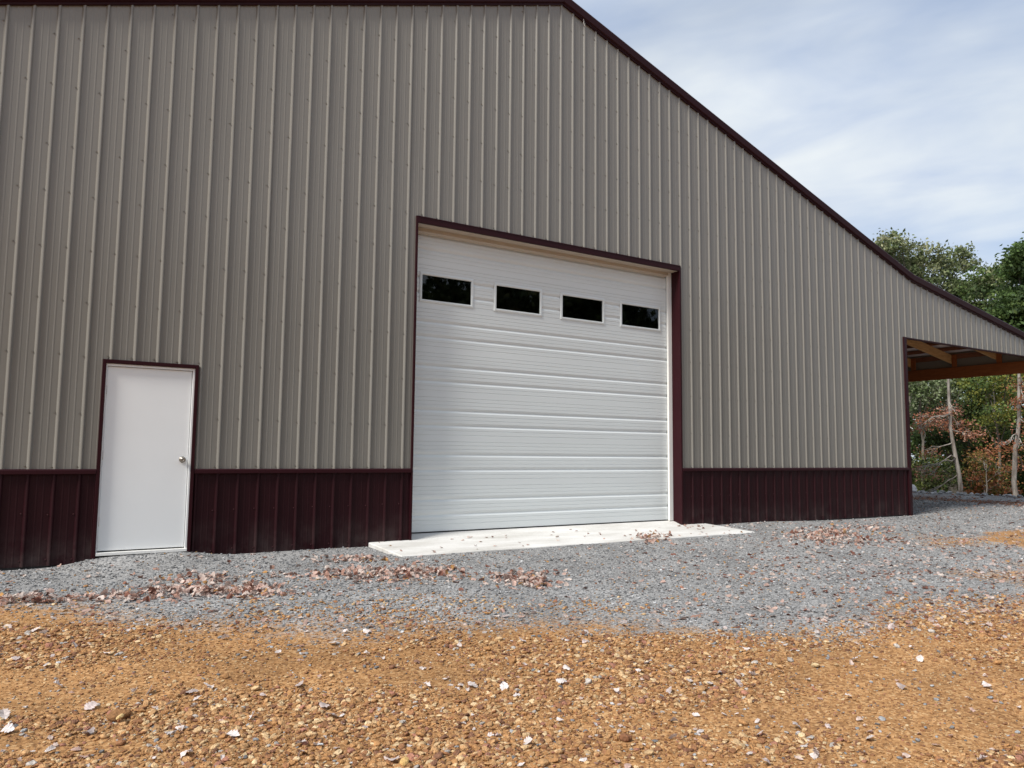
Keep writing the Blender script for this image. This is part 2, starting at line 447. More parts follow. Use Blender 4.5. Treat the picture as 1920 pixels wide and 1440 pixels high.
YB_X = [-60, -3, 0.33, 1.04, 1.52, 2.02, 2.53, 3.19, 4.0, 4.39, 4.84, 5.15, 5.94, 7.04, 8.51, 15, 60]
YB_Y = [-1.0, -1.2, -1.55, -2.4, -2.95, -3.25, -3.55, -3.55, -3.85, -4.2, -4.5, -5.0, -5.15, -5.2, -5.4, -7.0, -16]
def orange_mask(x, y):
    x = np.asarray(x, float); y = np.asarray(y, float)
    yb = np.interp(x, YB_X, YB_Y)
    n = fbm(x * 0.8, y * 0.8, 21, 4) - 0.5
    m = sstep((yb - y + 1.1 * n + 1.1) / 2.5)
    e = ((x - 15.6) / 3.2) ** 2 + ((y + 3.2) / 1.0) ** 2
    m = np.maximum(m, sstep((1.25 - e + 2.2 * n) / 0.7) * 0.85)
    # grey gravel dragged out to the right in a long thin streak
    m = np.maximum(m, 0.5 * sstep((x - 5.0) / 4.5) * sstep((n + 0.12) / 0.3) * sstep((-y - 1.6) / 1.2))
    t = np.exp(-((y + 4.75 + 0.10 * (x - 4.2)) / 0.22) ** 2) * sstep((x - 3.4) / 0.6) * (1 - sstep((x - 6.2) / 1.2))
    m = m * (1 - 0.55 * t * (0.5 + n))
    return m

def litter_mask(x, y):
    x = np.asarray(x, float)
    n = fbm(x * 0.9, np.asarray(y) * 0.9, 33, 4) - 0.5
    m = sstep((x - EDGE_X - 0.1 + 0.8 * n) / 0.7)
    strip = np.exp(-((x - 23.2 + 1.4 * n) / 1.0) ** 2) * 0.8
    return np.maximum(m, strip)

def axis(parts):
    a = [np.arange(s, e, st) for s, e, st in parts] + [[parts[-1][1]]]
    return np.unique(np.round(np.concatenate(a), 4))
gx = axis([(-400, -60, 40), (-60, -10, 5), (-10, -2, 0.5), (-2, 12, 0.06), (12, 28, 0.16), (28, 60, 2), (60, 400, 40)])
gy = axis([(-400, -60, 40), (-60, -12, 4), (-12, -8, 0.3), (-8, 0.3, 0.05), (0.3, 8, 0.2), (8, 60, 2), (60, 400, 40)])
GX, GY = np.meshgrid(gx, gy)
GZ = ground_z(GX, GY)
nx, ny = len(gx), len(gy)
me = bpy.data.meshes.new("ground")
me.vertices.add(nx * ny)
me.vertices.foreach_set('co', np.stack([GX, GY, GZ], -1).ravel().astype(np.float32))
ii, jj = np.meshgrid(np.arange(nx - 1), np.arange(ny - 1))
a = (jj * nx + ii).ravel()
quads = np.stack([a, a + 1, a + nx + 1, a + nx], 1)
me.loops.add(quads.size); me.loops.foreach_set('vertex_index', quads.ravel().astype(np.int32))
me.polygons.add(len(quads))
me.polygons.foreach_set('loop_start', np.arange(0, quads.size, 4, dtype=np.int32))
me.polygons.foreach_set('use_smooth', np.ones(len(quads), bool))
at = me.attributes.new('orange', 'FLOAT', 'POINT'); at.data.foreach_set('value', orange_mask(GX, GY).ravel().astype(np.float32))
at = me.attributes.new('litter', 'FLOAT', 'POINT'); at.data.foreach_set('value', litter_mask(GX, GY).ravel().astype(np.float32))
me.update(); me.validate()
me.materials.append(M_GROUND)
ground = bpy.data.objects.new("ground", me); COL.objects.link(ground)
tag(ground, "grey and orange gravel yard in front of the metal building", kind='structure')

# concrete apron, running in under the garage door as the slab
prof = [(-1.04, -0.12), (-1.04, 0.022), (-1.03, 0.032), (0.0, 0.078), (0.12, 0.115), (0.215, 0.132), (0.6, 0.134), (0.6, -0.12)]
AX0, AX1 = 4.13, 10.12
xs = [AX0, AX0 + 0.01] + list(np.linspace(AX0 + 0.4, AX1 - 0.4, 14)) + [AX1 - 0.01, AX1]
mb = MB()
for k in range(len(xs) - 1):
    pa = [(xs[k], y + (0.012 * math.sin(xs[k] * 5) if y < -1 else 0), z - (0.01 if k == 0 and z > 0 else 0)) for y, z in prof]
    pb = [(xs[k + 1], y + (0.012 * math.sin(xs[k + 1] * 5) if y < -1 else 0), z - (0.01 if k == len(xs) - 2 and z > 0 else 0)) for y, z in prof]
    mb.sweep(pa, pb, closed=False)
n_ = len(prof)
mb.f.append(tuple(range(n_))); mb.f.append(tuple(reversed(range(len(mb.v) - n_, len(mb.v)))))
apron = mb.build("concrete_apron", M_CONC)
tag(apron, "pale concrete apron in front of the wide garage door", kind='structure')

# ------------------------------------------------------------------ the metal building
S = 0.2286
XR, ZR, SL = 7.1064, 8.2205, 0.33794       # ridge, slope of the main gable
XB, SL2 = 16.4815, 0.16868                 # break to the lean-to, its slope
XL = XR - (XB - XR) + 0.32                 # left wall corner (out of frame)
XC = 16.20                                 # right wall corner
XO = 22.25                                 # outer side of the lean-to
DEPTH = 24.0
ZT = 1.0                                   # top of wainscot
ZLB = 3.775                                # lower edge of the lean-to gable
ZB = ZR - SL * (XB - XR)
def roof_line(x):
    if x <= XR: return ZR - SL * (XR - x)
    if x <= XB: return ZR - SL * (x - XR)
    return ZB - SL2 * (x - XB)

DX0, DX1, DZ0, DZ1 = 1.082, 2.010, 0.118, 2.155      # entry door trim mid lines
GX0, GX1, GZ0, GZ1 = 4.700, 9.562, 0.13, 4.36        # garage opening

B = empty("metal_building", (XR, 0, 0))
B.matrix_world = Matrix.Translation((XR, 0, 0))
tag(B, "large taupe metal-sided barn with maroon trim and an open lean-to", "building")
BINV = Matrix.Translation((-XR, 0, 0))
def bpart(o, parent=None):
    """keeps world-coordinates geometry while parenting to the building"""
    o.parent = parent or B
    if parent is None: o.matrix_parent_inverse = BINV
    return o

def profile(x0, x1):
    """(x, out) corrugation points of ag-panel between x0 and x1"""
    pts = [(x0, None), (x1, None)]
    k0, k1 = int(math.floor(x0 / S)) - 1, int(math.ceil(x1 / S)) + 1
    base = []
    for k in range(k0, k1 + 1):
        c = k * S
        base += [(c - 0.0225, 0), (c - 0.0165, .0085), (c - 0.010, .0165), (c - 0.003, .0200), (c + 0.004, .0208), (c + 0.0085, .0190), (c + 0.0145, .0100), (c + 0.021, 0)]
        for o_ in (0.0845, 0.1435):
            base += [(c + o_ - 0.009, 0), (c + o_ - 0.005, .0017), (c + o_ + 0.005, .0017), (c + o_ + 0.009, 0)]
    base.sort()
    bx = [q[0] for q in base]; bo = [q[1] for q in base]
    res = [(x0, float(np.interp(x0, bx, bo)))] + [q for q in base if x0 + 1e-5 < q[0] < x1 - 1e-5] + [(x1, float(np.interp(x1, bx, bo)))]
    return res

def panel(name, x0, x1, zlo, zhi, material, cuts=(), y_off=0.0):
    """one sheet; zlo/zhi are functions of x"""
    pr = profile(x0, x1)
    for c in cuts:
        if x0 + 1e-4 < c < x1 - 1e-4:
            xs_ = [q[0] for q in pr]; os_ = [q[1] for q in pr]
            pr.append((c, float(np.interp(c, xs_, os_)))); pr.sort()
    v, f = [], []
    for (xa, oa), (xb, ob) in zip(pr[:-1], pr[1:]):
        if xb - xa < 1e-6: continue
        e = 1e-6
        la, lb = zlo(xa + e), zlo(xb - e); ha, hb = zhi(xa + e), zhi(xb - e)
        if ha - la < 1e-3 and hb - lb < 1e-3: continue
        b = len(v)
        v += [(xa, y_off - oa, la), (xb, y_off - ob, lb), (xb, y_off - ob, hb), (xa, y_off - oa, ha)]
        f.append((b, b + 1, b + 2, b + 3))
    if not f: return None
    o = mesh_obj(name, v, f, material)
    bm = bmesh.new(); bm.from_mesh(o.data)
    bmesh.ops.remove_doubles(bm, verts=bm.verts, dist=1e-5)
    bm.to_mesh(o.data); bm.free()
    return bpart(o)

PW = 4 * S
def up_lo(x):
    if DX0 < x < DX1: return DZ1
    if GX0 < x < GX1: return GZ1
    if x > XC - 0.03: return ZLB
    return ZT - 0.015
cuts = (DX0, DX1, GX0, GX1, XR, XB, XC - 0.03)
k = math.floor((XL) / PW)
x = k * PW + 0.029
while x < XO:
    x0, x1 = max(x, XL), min(x + PW, XO)
    jit = 0.0025 * (int(round(x / PW)) % 2)
    panel("siding_panel", x0, x1, up_lo, roof_line, M_TAUPE, cuts, -jit)
    # wainscot sheet of the same column, cut at the doors
    for s0, s1 in ((XL, DX0), (DX1, GX0), (GX1, XC)):
        a0, a1 = max(x0, s0), min(x1, s1)
        if a1 - a0 > 0.02:
            zb = 0.025
            panel("wainscot_panel", a0, a1, lambda x: zb, lambda x: ZT - 0.035, M_MAROON, (), -jit)
    x += PW

# wainscot drip trim
def drip(x0, x1):
    p = lambda x: [(x, 0.004, ZT + 0.004), (x, -0.024, ZT + 0.004), (x, -0.034, ZT - 0.008), (x, -0.036, ZT - 0.045), (x, -0.030, ZT - 0.050), (x, 0.004, ZT - 0.050)]
    o = MB().sweep(p(x0), p(x1)).build("wainscot_trim", M_TRIM); bpart(o)
drip(XL, DX0 - 0.022); drip(DX1 + 0.022, GX0 - 0.016); drip(GX1 + 0.016, XC - 0.06)
# black strip standing in for the dark gap under the sheets
for x0, x1 in ((XL, DX0 - 0.02), (DX1 + 0.02, GX0), (GX1, XC)):
    bpart(MB().box(x0, x1, 0.012, 0.06, -0.15, 0.05).build("base_gap_strip", M_BLACKGAP))

# screws: joined, too small to pick apart
def screws(name, mat_, rows, xs_, ok):
    v, f = [], []
    hexa = [(math.cos(t) * 0.0058, math.sin(t) * 0.0058) for t in np.arange(6) * math.pi / 3]
    wsh = [(math.cos(t) * 0.0085, math.sin(t) * 0.0085) for t in np.arange(8) * math.pi / 4]
    for z in rows:
        for x in xs_:
            xx = x + random.uniform(-.006, .006); zz = z + random.uniform(-.012, .012)
            if not ok(xx, zz): continue
            b = len(v)
            v += [(xx + a, -0.0035, zz + c) for a, c in wsh]; f.append(tuple(b + i for i in range(8)))
            b = len(v)
            v += [(xx + a, -0.0015, zz + c) for a, c in hexa] + [(xx + a * .8, -0.0125, zz + c * .8) for a, c in hexa]
            f += [(b + i, b + (i + 1) % 6, b + 6 + (i + 1) % 6, b + 6 + i) for i in range(6)] + [tuple(b + 6 + i for i in range(6))]
    o = mesh_obj(name, v, f, mat_); bpart(o); o['kind'] = 'stuff'; return o
ribs = [k * S - 0.036 for k in range(int(XL / S) + 1, int(XO / S) + 1)]
def ok_up(x, z):
    if z > roof_line(x) - 0.08 or z < up_lo(x) + 0.02: return False
    return True
screws("siding_screws", M_SCREW, [1.037, 1.578, 2.20, 2.78, 3.34, 3.93, 4.43, 5.088, 5.645, 6.22, 6.78, 7.34, 7.86], ribs, ok_up)
screws("header_screws", M_SCREW, [DZ1 + 0.045, GZ1 + 0.06], ribs, lambda x, z: (DX0 < x < DX1 and z < 3) or (GX0 < x < GX1 and z > 3))
screws("wainscot_screws", M_SCREWM, [0.545, 0.09], ribs, lambda x, z: x < XC - .1 and not (DX0 - .04 < x < DX1 + .04) and not (GX0 - .03 < x < GX1 + .03))

# rake trims
def rake(x0, x1, name="rake_trim"):
    def p(x):
        z = roof_line(x)
        q = [(0.01, -0.012), (-0.030, -0.012), (-0.032, 0.012), (-0.055, 0.022), (-0.060, 0.03), (-0.072, 0.135), (-0.060, 0.155), (0.12, 0.165), (0.12, 0.10), (0.01, 0.09)]
        return [(x, a, z + b) for a, b in q]
    o = MB().sweep(p(x0), p(x1)).build(name, M_TRIM); bpart(o); return o
rake(XL - 0.35, XR - 0.001)
rake(XR + 0.001, XB + 0.06)
rake(XB + 0.0605, XO + 0.25)
# loose end of strapping hanging from the rake
p0 = at_depth(1093, 36, 0); 
d = ray(1093, 36); t = (-0.03 - CAM[1]) / d[1]; hp = CAM + t * d
pts = [hp + np.array(q) for q in ((0, 0, 0.03), (0.012, -0.006, -0.02), (0.006, -0.012, -0.07), (0.022, -0.012, -0.105), (0.05, -0.006, -0.11))]
bpart(MB().tube(pts, [0.0035] * 5, 5).build("loose_strap_end", M_VINYL))

# roofs
def slab(name, pts_xz, y0, y1, th, mat_top, under=None):
    (xa, za), (xb, zb_) = pts_xz
    nr = max(2, int(abs(y1 - y0) / 0.2286))
    v, f = [], []
    o = MB().hexa([(xa, y0, za), (xb, y0, zb_), (xb, y1, zb_), (xa, y1, za), (xa, y0, za + th), (xb, y0, zb_ + th), (xb, y1, zb_ + th), (xa, y1, za + th)]).build(name, mat_top)
    if under:
        o.data.materials.append(under)
        for pl in o.data.polygons:
            if pl.normal.z < -0.5: pl.material_index = 1
    return bpart(o)
RO = 0.105
slab("roof", ((XL - 0.35, roof_line(XL - 0.35) + RO), (XR, ZR + RO)), 0.02, DEPTH, 0.045, M_TRIM)
slab("roof", ((XR + 0.001, ZR + RO), (XB + 0.05, roof_line(XB) - 0.05 * SL + RO)), 0.02, DEPTH, 0.045, M_TRIM)
lean_roof = slab("lean_to_roof", ((XB - 0.25, ZB + 0.25 * SL2 + 0.085), (XO + 0.25, roof_line(XO + 0.25) + 0.085)), 0.03, DEPTH, 0.04, M_TRIM, M_ROOFUNDER)
# raised roof ribs above the lean-to
ridge_cap = MB().hexa([(XR - 0.2, 0.13, ZR + 0.10), (XR, 0.13, ZR + 0.17), (XR, DEPTH, ZR + 0.17), (XR - 0.2, DEPTH, ZR + 0.10), (XR - 0.2, 0.13, ZR + 0.12), (XR, 0.13, ZR + 0.19), (XR, DEPTH, ZR + 0.19), (XR - 0.2, DEPTH, ZR + 0.12)])
ridge_cap.hexa([(XR, 0.13, ZR + 0.17), (XR + .2, 0.13, ZR + 0.10), (XR + .2, DEPTH, ZR + 0.10), (XR, DEPTH, ZR + 0.17), (XR, 0.13, ZR + 0.19), (XR + .2, 0.13, ZR + 0.12), (XR + .2, DEPTH, ZR + 0.12), (XR, DEPTH, ZR + 0.19)])
bpart(ridge_cap.build("ridge_cap", M_TRIM))

# side and back walls, floor, inner lining (so that the inside is dark)
zc = roof_line(XC)
bpart(MB().box(XC - 0.02, XC + 0.012, 0.03, DEPTH, ZT, ZB + 0.16).build("side_wall", M_TAUPE))
bpart(MB().box(XC - 0.018, XC + 0.014, 0.03, DEPTH, 0.0, ZT - 0.002).build("side_wainscot", M_MAROON))
bpart(MB().box(XL, XL + 0.03, 0.03, DEPTH, 0.0, roof_line(XL) + 0.09).build("side_wall", M_TAUPE))
v = [(XL, DEPTH - .03, 0), (XC, DEPTH - .03, 0), (XC, DEPTH - .03, zc + .09), (XR, DEPTH - .03, ZR + .09), (XL, DEPTH - .03, roof_line(XL) + .09)]
bpart(mesh_obj("back_wall", v, [(4, 3, 2, 1, 0)], M_TAUPE))
bpart(MB().box(XL + .04, XC - .03, 0.62, DEPTH - .05, 0.0, 0.12).build("floor_slab", M_CONC))
def lining(x0, x1, z0, z1f):
    return [(x0, 0.05, z0), (x1, 0.05, z0), (x1, 0.05, z1f(x1)), (x0, 0.05, z1f(x0))]
v, f = [], []
for x0, x1, z0, fn in ((XL + .04, DX0 - .02, 0.06, roof_line), (DX0 - .02, DX1 + .02, DZ1, roof_line), (DX1 + .02, GX0 - .05, .06, roof_line), (GX0 - .05, XR, GZ1 + .08, roof_line), (XR, GX1 + .05, GZ1 + .08, roof_line), (GX1 + .05, XC - .03, .06, roof_line)):
    b = len(v); v += lining(x0, x1, z0, lambda q: fn(q) + 0.08); f.append((b, b + 1, b + 2, b + 3))
bpart(mesh_obj("inner_lining", v, f, M_INSIDE))

# corner trim at the lean-to
def corner(z0, z1, name):
    q = [(XC - 0.075, 0.0), (XC - 0.072, -0.026), (XC - 0.055, -0.028), (XC + 0.030, -0.028), (XC + 0.034, -0.024), (XC + 0.034, 0.16), (XC + 0.014, 0.165), (XC + 0.014, 0.0)]
    bpart(MB().sweep([(x, y, z0) for x, y in q], [(x, y, z1) for x, y in q]).build(name, M_TRIM))
corner(0.0, ZLB + 0.015, "corner_trim")
# trim along the lower edge of the lean-to gable
p = lambda x: [(x, 0.03, ZLB - 0.018), (x, -0.032, ZLB - 0.018), (x, -0.034, ZLB + 0.006), (x, -0.024, ZLB + 0.012), (x, 0.03, ZLB + 0.012)]
bpart(MB().sweep(p(XC + 0.04), p(XO + 0.02)).build("gable_edge_trim", M_TRIM))
# inner frame board of the gable end and the post at its outer end
bpart(MB().box(XC + 0.02, XO, 0.036, 0.074, ZLB + 0.015, ZLB + 0.20).build("gable_girt", M_PURLIN))
bpart(MB().box(XO - 0.17, XO - 0.03, 0.08, 0.22, -0.2, 3.44).build("lean_to_post", M_BEAM))
for k in range(1, 7):
    bpart(MB().box(XO - 0.17, XO - 0.03, 0.08 + 3.66 * k, 0.22 + 3.66 * k, -0.4, 3.44).build("lean_to_post", M_BEAM))
# outer header beam, rafters, blocks, purlins
bpart(MB().box(XO - 0.09, XO - 0.03, 0.08, DEPTH - .1, 3.43, 3.745).build("header_beam", M_BEAM, bevel=0.004))
rz = lambda x: ZB - SL2 * (x - XB)
for k in range(20):
    y = 0.96 + 1.165 * k
    if y > DEPTH - 0.3: break
    xa, xb = XC + 0.02, XO - 0.055
    off = -0.015
    bpart(MB().hexa([(xa, y, rz(xa) + off - .24), (xb, y, rz(xb) + off - .24), (xb, y + .042, rz(xb) + off - .24), (xa, y + .042, rz(xa) + off - .24),
                     (xa, y, rz(xa) + off), (xb, y, rz(xb) + off), (xb, y + .042, rz(xb) + off), (xa, y + .042, rz(xa) + off)]).build("rafter", M_RAFTER))
    bpart(MB().box(XO - 0.15, XO - 0.095, y - 0.12, y - 0.005, 3.75, rz(XO - .15) - 0.02).build("rafter_block", M_BEAM))
xp = XC + 0.55
while xp < XO:
    z = rz(xp)
    bpart(MB().box(xp, xp + 0.09, 0.08, DEPTH - .1, z - 0.028, z + 0.062).build("purlin", M_PURLIN))
    xp += 0.61
bpart(MB().box(XO - 0.028, XO + 0.01, 0.04, DEPTH - .1, 3.72, rz(XO) + 0.08).build("eave_panel", M_TAUPE))
bpart(MB().box(XO - 0.075, XO - 0.031, 0.08, DEPTH - .1, rz(XO) - 0.10, rz(XO) + 0.03).build("eave_purlin", M_PURLIN))

# ---- garage door opening: trims, reveals, soffit, stops
RY = 0.20
bpart(MB().sweep([(GX0 - 0.012, -0.03, 0.075), (GX0 + 0.014, -0.03, 0.075), (GX0 + 0.014, RY, 0.13), (GX0 - 0.012, RY, 0.13)],
                 [(GX0 - 0.012, -0.03, GZ1 + .04), (GX0 + 0.014, -0.03, GZ1 + .04), (GX0 + 0.014, RY, GZ1 + .04), (GX0 - 0.012, RY, GZ1 + .04)]).build("garage_jamb_trim", M_TRIM))
bpart(MB().sweep([(GX1 - 0.014, -0.03, 0.075), (GX1 + 0.014, -0.03, 0.075), (GX1 + 0.014, RY, 0.13), (GX1 - 0.014, RY, 0.13)],
                 [(GX1 - 0.014, -0.03, GZ1 + .04), (GX1 + 0.014, -0.03, GZ1 + .04), (GX1 + 0.014, RY, GZ1 + .04), (GX1 - 0.014, RY, GZ1 + .04)]).build("garage_jamb_trim", M_TRIM))
ZH = 4.312
p = lambda x: [(x, 0.0, GZ1 + .042), (x, -0.034, GZ1 + .042), (x, -0.038, GZ1 + .034), (x, -0.031, GZ1 + .028), (x, -0.031, ZH + .004), (x, -0.027, ZH), (x, 0.012, ZH), (x, 0.012, GZ1 + .04)]
bpart(MB().sweep(p(GX0 + 0.0145), p(GX1 - 0.0145)).build("garage_header_trim", M_TRIM))
p = lambda x: [(x, 0.0125, ZH + .02), (x, 0.0125, ZH + 0.002), (x, 0.05, ZH - 0.004), (x, 0.056, ZH + 0.003), (x, 0.10, ZH + 0.003), (x, 0.106, ZH - 0.003), (x, RY + .02, ZH - 0.003), (x, RY + .02, ZH + .03)]
bpart(MB().sweep(p(GX0 + 0.015), p(GX1 - 0.015)).build("garage_soffit", M_SHADEDVINYL))
p = lambda x: [(x, 0.165, ZH - 0.004), (x, 0.165, ZH - 0.05), (x, 0.175, ZH - 0.06), (x, 0.20, ZH - 0.075), (x, 0.207, ZH - 0.075), (x, 0.207, ZH - 0.004)]
bpart(MB().sweep(p(GX0 + 0.015), p(GX1 - 0.09)).build("garage_top_stop", M_SHADEDVINYL))
bpart(MB().box(GX1 - 0.10, GX1 - 0.0145, 0.165, 0.207, 0.132, ZH - .004).build("garage_side_stop", M_VINYL, bevel=0.005))
bpart(MB().box(GX0 + 0.0145, GX0 + 0.08, 0.165, 0.207, 0.132, ZH - .004).build("garage_side_stop", M_VINYL, bevel=0.005))

# ---- garage door: seven ribbed sections
GY = 0.215
gd = MB()
gd.box(GX0 + 0.02, GX1 - 0.02, GY - 0.006, GY + 0.03, 0.1335, 0.148)
for xq in np.linspace(GX0 + 0.1, GX1 - 0.1, 2):
    gd.box(xq - 0.03, xq + 0.03, GY + 0.045, GY + 0.06, 0.16, 4.38)
garage = gd.build("garage_door", M_RUBBER); bpart(garage)
garage['label'] = "wide white ribbed overhead door with four small windows"
WINS = [(4.862, 5.712), (6.058, 6.905), (7.252, 8.120), (8.446, 9.330)]
WZ0, WZ1 = 3.283, 3.702
SH = 0.6098
def sec_profile(z0):
    """(z, out) of one section: two deep grooves and pairs of pin lines"""
    pts = [(0.0, -.004), (0.0025, 0.0)]
    def pin(z): return [(z - .004, 0), (z - .001, -.0045), (z + .0015, -.0045), (z + .005, 0)]
    def groove(z): return [(z - .012, 0), (z + .012, -.015), (z + .02, -.016), (z + .056, 0)]
    items = [pin(.092), pin(.152), groove(.203), pin(.300), pin(.352), groove(.410), pin(.503), pin(.556)]
    for it in items: pts += it
    pts += [(SH - .003, 0.0), (SH - .0005, -.004)]
    return [(z0 + z, o) for z, o in pts]
for i in range(7):
    z0 = 0.147 + i * SH
    pr = sec_profile(z0)
    if i == 5:
        zs = [q[0] for q in pr]; os_ = [q[1] for q in pr]
        for zc_ in (WZ0, WZ1): pr.append((zc_, float(np.interp(zc_, zs, os_))))
        pr.sort()
    xcuts = [GX0 + 0.02]
    if i == 5:
        for w in WINS: xcuts += [w[0] + .02, w[1] - .02]
    xcuts += [GX1 - 0.02]
    v, f = [], []
    for c in range(len(xcuts) - 1):
        hole = (i == 5 and c % 2 == 1)
        for (za, oa), (zb_, ob) in zip(pr[:-1], pr[1:]):
            if hole and za > WZ0 - 1e-6 and zb_ < WZ1 + 1e-6: continue
            b = len(v)
            v += [(xcuts[c], GY - oa, za), (xcuts[c + 1], GY - oa, za), (xcuts[c + 1], GY - ob, zb_), (xcuts[c], GY - ob, zb_)]
            f.append((b, b + 1, b + 2, b + 3))
    o = mesh_obj("door_section", v, f, M_SECTION)
    bm = bmesh.new(); bm.from_mesh(o.data); bmesh.ops.remove_doubles(bm, verts=bm.verts, dist=1e-5); bm.to_mesh(o.data); bm.free()
    o.parent = garage
for x0, x1 in WINS:
    fw, d0 = 0.038, GY - 0.014
    # frame: outer sloped lip, flat, inner step
    def ring(x_, z_, y_): return [(x0 + x_, y_, WZ0 + z_), (x1 - x_, y_, WZ0 + z_), (x1 - x_, y_, WZ1 - z_), (x0 + x_, y_, WZ1 - z_)]
    rings = [ring(-.004, -.004, GY + .002), ring(0.0, 0.0, d0 + .006), ring(.006, .006, d0), ring(.022, .022, d0 - .003), ring(fw - .004, fw - .004, d0), ring(fw, fw, d0 + .006), ring(fw, fw, GY + .012)]
    v = [q for r_ in rings for q in r_]; f = []
    for r_ in range(len(rings) - 1):
        for q in range(4):
            f.append((r_ * 4 + q, r_ * 4 + (q + 1) % 4, r_ * 4 + 4 + (q + 1) % 4, r_ * 4 + 4 + q))
    o = mesh_obj("window_frame", v, f, M_SECTION, garage)
    g = MB().box(x0 + fw - .006, x1 - fw + .006, GY + .004, GY + .009, WZ0 + fw - .006, WZ1 - fw + .006).build("window_pane", M_GLASS, garage)
# dark ends of the grooves at the stop: roller gaps
# ---- entry door
p_out = [(DX0 - .020, 0.10), (DX0 - .020, DZ1 + .022), (DX1 + .018, DZ1 + .022), (DX1 + .018, 0.10)]
tr = MB()
tr.box(DX0 - .020, DX0 + .016, -0.032, 0.03, 0.02, DZ1 + .022)
bpart(tr.build("door_side_trim", M_TRIM, bevel=0.003))
bpart(MB().box(DX1 - .016, DX1 + .018, -0.032, 0.03, 0.02, DZ1 + .022).build("door_side_trim", M_TRIM, bevel=0.003))
bpart(MB().box(DX0 + .0165, DX1 - .0165, -0.032, 0.03, DZ1 - .020, DZ1 + .022).build("door_head_trim", M_TRIM, bevel=0.003))
fr = MB()
fr.box(DX0 + .0165, DX0 + .030, -0.012, 0.16, 0.10, DZ1 - .0205)
fr.box(DX1 - .040, DX1 - .0165, -0.012, 0.16, 0.10, DZ1 - .0205)
fr.box(DX0 + .0305, DX1 - .0405, -0.012, 0.16, DZ1 - .046, DZ1 - .0205)
bpart(fr.build("door_frame", M_DOORWHITE, bevel=0.003))
door = MB().box(DX0 + .033, DX1 - .045, 0.012, 0.055, 0.142, DZ1 - .050).build("entry_door", M_DOORWHITE, bevel=0.004); bpart(door)
door['label'] = "plain white steel entry door with a round knob"
bpart(MB().box(DX0 + .017, DX1 - .017, -0.03, 0.15, 0.095, 0.128).build("door_threshold", M_VINYL, bevel=0.004))
# knob: lathe along -y
kx, kz = 1.905, 1.108
prof_k = [(0.034, 0.012), (0.034, 0.006), (0.030, 0.000), (0.016, -0.003), (0.012, -0.012), (0.0125, -0.022), (0.020, -0.030), (0.027, -0.040), (0.0285, -0.050), (0.026, -0.060), (0.018, -0.066), (0.010, -0.067), (0.009, -0.064), (0.0, -0.064)]
v, f = [], []
NS = 20
for r_, y_ in prof_k:
    for k in range(NS):
        t = 2 * math.pi * k / NS; v.append((kx + r_ * math.cos(t), y_, kz + r_ * math.sin(t)))
for i in range(len(prof_k) - 1):
    for k in range(NS):
        f.append((i * NS + k, i * NS + (k + 1) % NS, (i + 1) * NS + (k + 1) % NS, (i + 1) * NS + k))
knob = mesh_obj("door_knob", v, f, M_KNOB, door, smooth=True)
for zz in (0.45, 1.15, 1.85):
    MB().box(DX0 + .026, DX0 + .0335, 0.004, 0.012, zz - .05, zz + .05).build("hinge", M_KNOB, door)

# ------------------------------------------------------------------ woods
def foliage_mesh(name, centers, sizes, cols, rng_, up=0.5, elong=1.7):
    """one mesh of leaf quads, folded along the middle"""
    n = len(centers)
    nrm = rng_.normal(size=(n, 3)); nrm[:, 2] += up
    nrm /= np.linalg.norm(nrm, axis=1, keepdims=True)
    t = np.cross(nrm, rng_.normal(size=(n, 3))); t /= np.linalg.norm(t, axis=1, keepdims=True) + 1e-9
    b = np.cross(nrm, t)
    s = sizes[:, None]
    v = np.empty((n, 4, 3), np.float32)
    v[:, 0] = centers - t * s * 0.5
    v[:, 1] = centers - b * s * 0.5 / elong + nrm * s * 0.06 + t * s * 0.08
    v[:, 2] = centers + t * s * 0.5 - nrm * s * 0.1
    v[:, 3] = centers + b * s * 0.5 / elong + nrm * s * 0.06 + t * s * 0.08
    me = bpy.data.meshes.new(name)
    me.vertices.add(n * 4); me.vertices.foreach_set('co', v.ravel())
    a = np.arange(n) * 4
    tri = np.stack([a, a + 1, a + 2, a, a + 2, a + 3], 1).ravel().astype(np.int32)
    me.loops.add(len(tri)); me.loops.foreach_set('vertex_index', tri)
    me.polygons.add(n * 2); me.polygons.foreach_set('loop_start', np.arange(0, len(tri), 3, dtype=np.int32))
    at = me.attributes.new('tint', 'FLOAT_COLOR', 'POINT')
    c4 = np.ones((n, 4, 4), np.float32); c4[:, :, :3] = cols[:, None, :]
    at.data.foreach_set('color', c4.ravel())
    me.update(); me.validate()
    me.materials.append(M_FOLIAGE)
    return me

